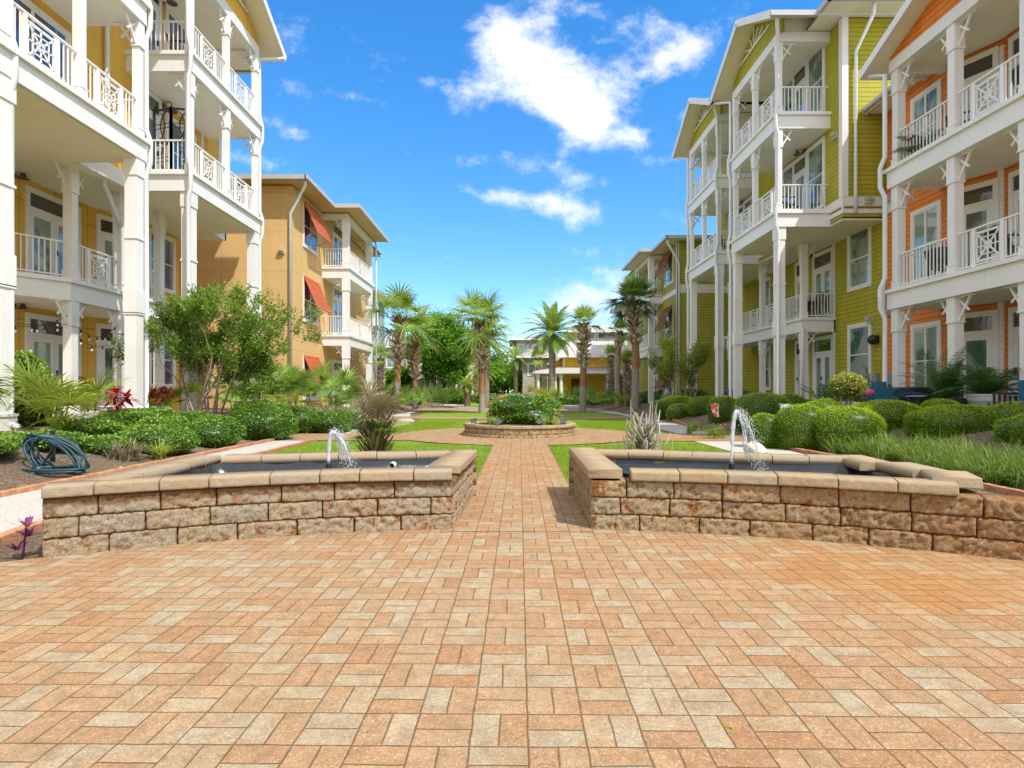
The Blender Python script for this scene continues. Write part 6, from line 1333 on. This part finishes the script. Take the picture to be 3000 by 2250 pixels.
for c,a,l in (((9.6,20.7,Z3),PI/2,'dark lounge chair on the near olive third floor balcony'),((10.1,21.6,Z3),0,'dark chair by the door on the near olive third floor balcony'),((9.7,26.5,Z3),PI/2,'black chair on the far olive third floor balcony'),((11.2,13.2,Z2),PI/2,'black chair behind the web panel on the orange second floor balcony'),((11.3,12.6,Z3),PI/2,'dark lounger on the orange top balcony'),((11.2,15.2,Z2),.4,'black metal chair at the far end of the orange second floor balcony'),((-9.6,17.2,Z4),PI/2,'wicker chair on the ochre top balcony'),((-8.9,30.6,Z3),-PI/2,'black chair on the tan building top balcony'),((9.6,38.8,Z3),PI/2,'dark chair on the shuttered building top balcony'),((10.9,14.8,Z2),-.4,'black metal chair beside the column on the orange second floor balcony')): patio_chair(l,c,a,dark if 'wicker' not in l else wick,dark)
patio_chair('bright green plastic chair on the orange top balcony',(11.1,14.5,Z3),.8,plain('green_plastic',(.02,.28,.10),.4,.1,4,0,9,.4),dark)
# black folding screen on the ochre balcony
o=thing('folding_screen','black metal screen with interlaced circles on the ochre third floor balcony','screen',(-9.6,16.75,Z3));f=MB();c_=MB()
for x0,x1,y0,y1 in ((-10.25,-9.65,16.85,16.65),(-9.65,-9.1,16.65,16.8)):
    A=lambda u_,z:(x0+(x1-x0)*u_,y0+(y1-y0)*u_,Z3+z)
    for u_ in (0,1): f.beam(A(u_,0),A(u_,1.95),.06,.06,(0,1,0))
    for z in (.05,.98,1.92): f.beam(A(0,z),A(1,z),.05,.04,(0,1,0))
    for zc in (.5,1.45):
        for uc in (0.12,.88):
            P=[A(uc+.5*math.cos(2*PI*k/24),zc+.43*math.sin(2*PI*k/24)) for k in range(25)];P=[p for p in P if min(x0,x1)-.01<=p[0]<=max(x0,x1)+.01]
            for p,q_ in zip(P[:-1],P[1:]):
                if (Vector(p)-Vector(q_)).length<.3: c_.beam(p,q_,.025,.03,(0,1,0))
        for dz in (-.06,.06): c_.beam(A(0,zc+dz),A(1,zc+dz),.015,.02,(0,1,0))
f.build('frame',dark,o);tag(c_.build('ring_pattern',dark,o),kind='stuff')
# ------------------------------------------------------------------ right patio things
potM=plain('white_pot',(.72,.72,.70),.5,.06,4,.05,20,.35,dirt=.25);greyP=plain('grey_pot',(.10,.11,.12),.6,.15,5,.1,20,.3)
def pot(label,x,y,z,r,h,m):
    o=thing('plant_pot',label,'pot',(x,y,z));MB().lathe((x,y,z),[(r*.62,0),(r*.72,h*.3),(r*.86,h*.7),(r*.9,h*.72),(r*.88,h*.76),(r*.94,h*.84),(r*.92,h*.88),(r*1.0,h*.93),(r*1.02,h),(r*.92,h),(r*.9,h*.9)],30).build('pot',m,o,True);MB().lathe((x,y,z),[(r*.9,h*.86),(r*.5,h*.9)],16).build('soil',MATS['potting_soil'],o);return o
def areca(label,x,y,z,L,n,seed,m=None,dr=1.1,nl=30,ll=.3,w=.011):
    R=np.random.default_rng(seed);o=thing('areca_palm',label,'palm plant',(x,y,z));q=Q()
    for i in range(n):
        a=i*2.399;e=math.radians(R.uniform(28,80));frond(q,(x+R.normal(0,.05),y+R.normal(0,.05),z),(math.cos(a)*math.cos(e),math.sin(a)*math.cos(e),math.sin(e)),L*R.uniform(.75,1.1),R,nl,ll,dr,.45+R.normal(0,.14),w)
    q.build('fronds',m or arecaM,o)
pot('large round white plastic pot holding an areca palm behind the dark mound',10.5,13.0,.66,.40,.52,potM);areca('areca palm growing out of the white pot',10.5,13.0,1.1,1.25,26,1)
pot('dark grey planter left of the white pot',10.45,13.9,.66,.42,.42,greyP);areca('large arching areca palm left of the white pot',10.2,13.9,1.0,1.5,30,2,dr=1.3)
areca('dark palm at the right edge of the picture behind the white pot',11.3,12.4,1.0,1.2,20,3)
areca('fan of dark palm fronds left of the topiary tree',8.3,15.6,.55,1.25,26,4,dr=1.4,w=.014)
areca('dark palm fronds rising behind the topiary tree crown',9.4,15.8,.6,1.45,20,5,dr=1.2)
pot('white flower pot behind the topiary tree trunks',8.15,14.2,.62,.24,.36,potM);pot('white square topped pot on the ground at the ochre porch with blue marker',-9.2,13.4,.55,.2,.35,potM)
areca('leafy potted plant behind the railing on the orange top balcony',10.7,15.5,Z3+.1,.8,14,6);areca('small potted plant on the olive third floor balcony',9.4,22.9,Z3+.5,.6,12,7)
# flamingo
o=thing('flamingo_ornament','pink plastic flamingo ornament beside the topiary tree','ornament',(8.25,13.7,.6));fm=plain('pink_plastic',(.80,.10,.25),.4,.1,5,.05,20,.4)
t=MB();t.ball((8.27,13.7,1.22),.13,.07,.085,14,9);t.tube([(8.38,13.7,1.24),(8.45,13.7,1.18)],[.05,.012],8);t.build('body',fm,o,True);MB().tube([(8.16,13.7,1.24),(8.10,13.7,1.30),(8.12,13.7,1.36),(8.17,13.7,1.34),(8.18,13.7,1.29)],[.03,.022,.02,.028,.012],8).build('neck_and_head',fm,o,True)
for d_ in (-.03,.03): MB().tube([(8.27+d_,13.7,1.16),(8.27+d_,13.7,.6)],.006,6).build('leg',dark,o)
# covered grill
o=thing('covered_grill','gas grill under a dark blue cover left of the areca palms','grill',(9.6,14.6,.62));t=MB();k=20;vs=[]
for i in range(k+1):
    a=PI*i/k;prof=(-.65*math.cos(a),.42+.30*math.sin(a)**.5)
    for yy in (-.32,.32): vs.append((9.7+prof[0],14.6+yy+.02*math.sin(i*1.7),.62+prof[1]+.02*noise.noise(Vector((i*.7,yy,0)))))
bott=[(9.7-.66,14.28,.62),(9.7-.66,14.92,.62),(9.7+.66,14.28,.62),(9.7+.66,14.92,.62)]
t.add(vs+bott,[(2*i,2*i+1,2*i+3,2*i+2) for i in range(k)]+[tuple([2*(k+1)]+[2*i for i in range(k+1)]+[2*(k+1)+2]),tuple([2*(k+1)+3]+[2*i+1 for i in range(k,-1,-1)]+[2*(k+1)+1]),(2*(k+1),2*(k+1)+1,1,0),(2*k,2*k+1,2*(k+1)+3,2*(k+1)+2)])
t.build('cover',plain('navy_cover',(.03,.05,.10),.4,.2,6,.6,9,.5),o)
o=thing('rain_barrel_cover','curved grey sheet arching over pink flowers in front of the orange building','cover',(9.5,13.2,.6));t=MB();P=[(9.0+.62*i/12,1.12+.05*math.sin(i/12*PI)-.32*(i/12)**3) for i in range(13)]
t.add([(x,y_,z) for x,z in P for y_ in (12.9,13.5)],[(2*i,2*i+1,2*i+3,2*i+2) for i in range(12)]);t.add([(x,y_,z-.012) for x,z in P for y_ in (12.9,13.5)],[(2*i+2,2*i+3,2*i+1,2*i) for i in range(12)]);t.build('sheet',plain('grey_sheet',(.16,.20,.26),.35,.15,5,.1,20,.5),o,True)
for (x,y,z,l,n) in ((8.95,12.9,.62,'bed of small pink flowers under the curved grey sheet',26),(7.35,15.0,.5,'pink flowers left of the white pot behind the topiary',14),(5.35,15.4,.0,'pink flowers in the flag bed near the white rock',16),(9.5,11.4,.7,'red flowers at the right edge beyond the white pot',10)):
    o=thing('flower_clump',l,'flowers',(x,y,z));q=Q();R=np.random.default_rng(int(x*100));C=[(x+R.normal(0,.2),y+R.normal(0,.12),z+R.uniform(.18,.42)) for _ in range(n)];flowers(q,C,R,.022);q.build('blossoms',petalM,o)
    q=Q();CC=np.array([(x,y,z+.17)])+R.normal(size=(700,3))*np.array([.22,.15,.09]);q.quads(leaves(CC,.05,.03,R,.3),np.clip(R.normal(.4,.2,700),0,1));q.build('foliage',bushM,o)
# black picket rail on the patio
o=thing('patio_fence','low black picket rail on the patio at the right edge','fence',(9.6,10.7,.6));t=MB()
for i in range(16): t.box(9.0+.1*i,9.03+.1*i,10.98,11.01,.62,1.22)
t.box(8.98,10.55,10.975,11.015,1.18,1.22);t.box(8.98,10.55,10.975,11.015,.68,.72);t.build('pickets',dark,o)
# garden flags
def flag(label,x,y,zt,side,cols,seed):
    o=thing('garden_flag',label,'flag',(x,y,0));MB().tube([(x,y,-.02),(x,y,zt+.03)],.006,6).tube([(x,y,zt),(x+side*.34,y,zt)],.006,6).build('pole',dark,o)
    m,nt,b,_=newmat('flag_cloth');vc=N(nt,'ShaderNodeTexVoronoi');vc.inputs['Scale'].default_value=11;nt.links.new(geo_pos(nt),vc.inputs['Vector']);s_=N(nt,'ShaderNodeSeparateColor');nt.links.new(vc.outputs['Color'],s_.inputs[0]);nt.links.new(ramp(nt,s_.outputs[0],cols),b.inputs['Base Color']);b.inputs['Roughness'].default_value=.8
    t=MB();n=9;vs=[]
    for j in range(n):
        for i in range(n): u_=i/(n-1);v_=j/(n-1);w_=(1-.45*v_);vs.append((x+side*(.05+.26*u_*w_+.10*v_),y+.03*math.sin(u_*7+v_*4),zt-.01-.38*v_-.03*u_*v_))
    t.add(vs,[(j*n+i,j*n+i+1,(j+1)*n+i+1,(j+1)*n+i) for j in range(n-1) for i in range(n-1)]);t.build('cloth',m,o,True)
flag('white and red garden flag on a thin pole in the right bed',5.75,17.2,.90,1,[(0,(.8,.8,.78)),(.4,(.75,.74,.7)),(.55,(.75,.10,.04)),(1,(.8,.2,.08))],1)
flag('white and blue garden flag on a thin pole in front of the large dark mound',6.55,14.5,.93,1,[(0,(.8,.8,.8)),(.5,(.75,.77,.8)),(.7,(.15,.35,.6)),(1,(.7,.75,.8))],2)
# air conditioners, meters
acM=plain('grey_metal',(.30,.31,.32),.5,.15,9,.1,40,.4)
for i,(x,y,l) in enumerate(((11.6,30.3,'air conditioner unit at the far end of the olive building, left one'),(10.6,27.6,'dark air conditioner unit between the tall white columns'),(9.9,26.9,'air conditioner unit half hidden behind a tall white column'))):
    o=thing('air_conditioner',l,'air conditioner',(x,y,.5),'air conditioners by the olive building');MB().box(x-.4,x+.4,y-.4,y+.4,.5,1.32).build('case',acM,o,bevel=.02);MB().lathe((x,y,1.325),[(.33,0),(.33,.02),(.05,.04)],20).build('fan_grille',dark,o);t=MB()
    for k in range(12): t.box(x-.38,x+.38,y-.415,y-.402,.56+.06*k,.585+.06*k)
    t.build('louvres',dark,o)
for i,(X,y) in enumerate(((12.15,20.0),(12.15,19.55),(12.1,18.8),(12.1,18.6),(12.1,18.0))):
    o=thing('electric_meter','grey meter box with conduit low on the wall where olive meets orange','meter box',(X,y,1.5),'row of electric meter boxes');MB().box(X-.12,X-.002,y-.1,y+.1,1.45,1.85).build('box',acM,o,bevel=.01);MB().tube([(X-.05,y,1.45),(X-.05,y,.6)],.02,8).build('conduit',dark,o,True)
# ------------------------------------------------------------------ person
o=thing('person','person in blue cap and grey shirt sitting bent forward beside the bright hedge mound','person',(8.45,32.0,.45))
def skinned(name,J,E,m,par):
    me=bpy.data.meshes.new(name);L=worldloc(par);me.from_pydata([(p[0]-L.x,p[1]-L.y,p[2]-L.z) for p,_ in J],E,[]);ob=link_mesh(name,me,m,par);sk=ob.modifiers.new('skin','SKIN')
    for i,(p,r) in enumerate(J): me.skin_vertices[0].data[i].radius=r if isinstance(r,tuple) else (r,r)
    me.skin_vertices[0].data[0].use_root=True;ob.modifiers.new('sub','SUBSURF').levels=2;ob.modifiers['sub'].render_levels=2;return ob
px,py,pz=8.55,32.0,.45
J=[((px,py,pz+.36),.14),((px-.05,py,pz+.58),.145),((px-.14,py,pz+.80),.15),((px-.20,py,pz+.90),.07),((px-.27,py,pz+1.0),.085),((px-.29,py,pz+1.06),.09),
   ((px-.04,py-.10,pz+.34),.095),((px-.45,py-.12,pz+.42),.07),((px-.42,py-.12,pz+.06),.05),((px-.55,py-.12,pz+.03),.04),
   ((px-.04,py+.10,pz+.34),.095),((px-.45,py+.12,pz+.42),.07),((px-.42,py+.12,pz+.06),.05),((px-.55,py+.12,pz+.03),.04),
   ((px-.15,py-.19,pz+.80),.065),((px-.22,py-.22,pz+.55),.048),((px-.44,py-.12,pz+.50),.034),((px-.15,py+.19,pz+.80),.065),((px-.22,py+.22,pz+.55),.048),((px-.44,py+.12,pz+.50),.034)]
skinM=plain('skin',(.42,.24,.16),.55,.1,6,.05,30,.3);skinned('body',J,[(0,1),(1,2),(2,3),(3,4),(4,5),(0,6),(6,7),(7,8),(8,9),(0,10),(10,11),(11,12),(12,13),(2,14),(14,15),(15,16),(2,17),(17,18),(18,19)],skinM,o)
shirtM=plain('grey_shirt',(.42,.47,.53),.85,.08,8,.3,40,.15);g=.022
skinned('shirt',[((px,py,pz+.40),.16),((px-.05,py,pz+.58),.17),((px-.14,py,pz+.80),.172),((px-.18,py,pz+.87),.09),((px-.15,py-.19,pz+.80),.088),((px-.21,py-.22,pz+.60),.07),((px-.15,py+.19,pz+.80),.088),((px-.21,py+.22,pz+.60),.07)],[(0,1),(1,2),(2,3),(2,4),(4,5),(2,6),(6,7)],shirtM,o)
skinned('trousers',[((px,py,pz+.34),.16),((px-.05,py-.10,pz+.34),.115),((px-.45,py-.12,pz+.42),.09),((px-.42,py-.12,pz+.12),.07),((px-.05,py+.10,pz+.34),.115),((px-.45,py+.12,pz+.42),.09),((px-.42,py+.12,pz+.12),.07)],[(0,1),(1,2),(2,3),(0,4),(4,5),(5,6)],plain('blue_trousers',(.05,.10,.30),.85,.1,8,.3,40,.15),o)
capM=plain('blue_cap',(.02,.05,.45),.7,.1,8,.2,40,.2);t=MB();t.ball((px-.285,py,pz+1.09),.115,.105,.085,16,10);t.box(px-.47,px-.33,py-.07,py+.07,pz+1.045,pz+1.06);t.build('cap',capM,o,True)
o=thing('garden_stool','low dark stool under the seated person','stool',(px,py,pz));MB().box(px-.15,px+.2,py-.18,py+.18,pz+.18,pz+.23).build('seat',dark,o);
for a in (-.12,.16):
    for b_ in (-.14,.14): MB().box(px+a-.015,px+a+.015,py+b_-.015,py+b_+.015,pz-.02,pz+.18).build('leg',dark,o)
# small weeds in the paver joints
for x,y,l in ((.78,2.13,'tiny green weed in a paver joint near the bottom of the picture'),(.07,3.85,'tiny weed in the paver joint in the middle of the plaza'),(.04,4.9,'tiny weed in the paver joint near the path')):
    o=thing('weed',l,'weed',(x,y,.016));q=Q();tuft(q,x,y,.014,9,.035,np.random.default_rng(3),.004,.7,1.0);q.V[0][:,:2]=(q.V[0][:,:2]-np.array([x,y]))*.5+np.array([x,y]);q.build('leaves',grassM,o)

R=np.random.default_rng(99);C=[];
while len(C)<5200:
    s_=R.choice([-1,1]);x=s_*R.uniform(5.95,8.6);y=R.uniform(6.5,20)
    if s_>0 and x<6.2: continue
    C.append((x,y,gz(x,y)+.012))
C=np.array(C);q=Q();n=len(C);a_=R.uniform(0,2*PI,n);dd=np.stack([np.cos(a_),np.sin(a_),R.normal(0,.15,n)],1);nn=unit(np.stack([R.normal(0,.35,n),R.normal(0,.35,n),np.ones(n)],1));sd_=unit(np.cross(dd,nn));L=R.uniform(.02,.07,(n,1));w_=np.where(R.uniform(size=(n,1))<.5,.004,.014)
q.quads(np.stack([C-dd*L*.5,C+sd_*w_,C+dd*L*.5,C-sd_*w_],1),np.clip(R.normal(.45,.28,n),0,1));tag(q.build('leaf_litter',dryM),'dry brown leaf litter and pine needles scattered over the mulch beds','litter',kind='stuff')
q=Q();C=[]
for i in range(150):
    cx_=R.integers(-22,22);y=R.uniform(1.9,5.2);x=.03+.0122*y+cx_*.203
    if math.hypot(x-PC[0],y-PC[1])>PR-.1: continue
    C.append((x+R.normal(0,.003),y))
for x,y in C: 
    k=int(R.integers(2,5));tuft(q,x,y,.014,k,.014,R,.0016,.4,1.2)
tag(q.build('joint_moss',grassM),'tiny moss and weed sprouts in the paver joints','moss',kind='stuff')
q=Q();C=np.array([(R.uniform(-4.5,4.5),R.uniform(1.9,5.0),.024) for _ in range(46)]);n=len(C);a_=R.uniform(0,2*PI,n);dd=np.stack([np.cos(a_),np.sin(a_),np.zeros(n)],1);sd_=np.stack([-np.sin(a_),np.cos(a_),R.normal(0,.2,n)],1)
q.quads(np.stack([C-dd*.008,C+sd_*.004,C+dd*.008,C-sd_*.004],1),np.clip(R.normal(.15,.2,n),0,1));tag(q.build('paver_debris',dryM),'tiny dark seeds and crumbs scattered on the plaza','debris',kind='stuff')
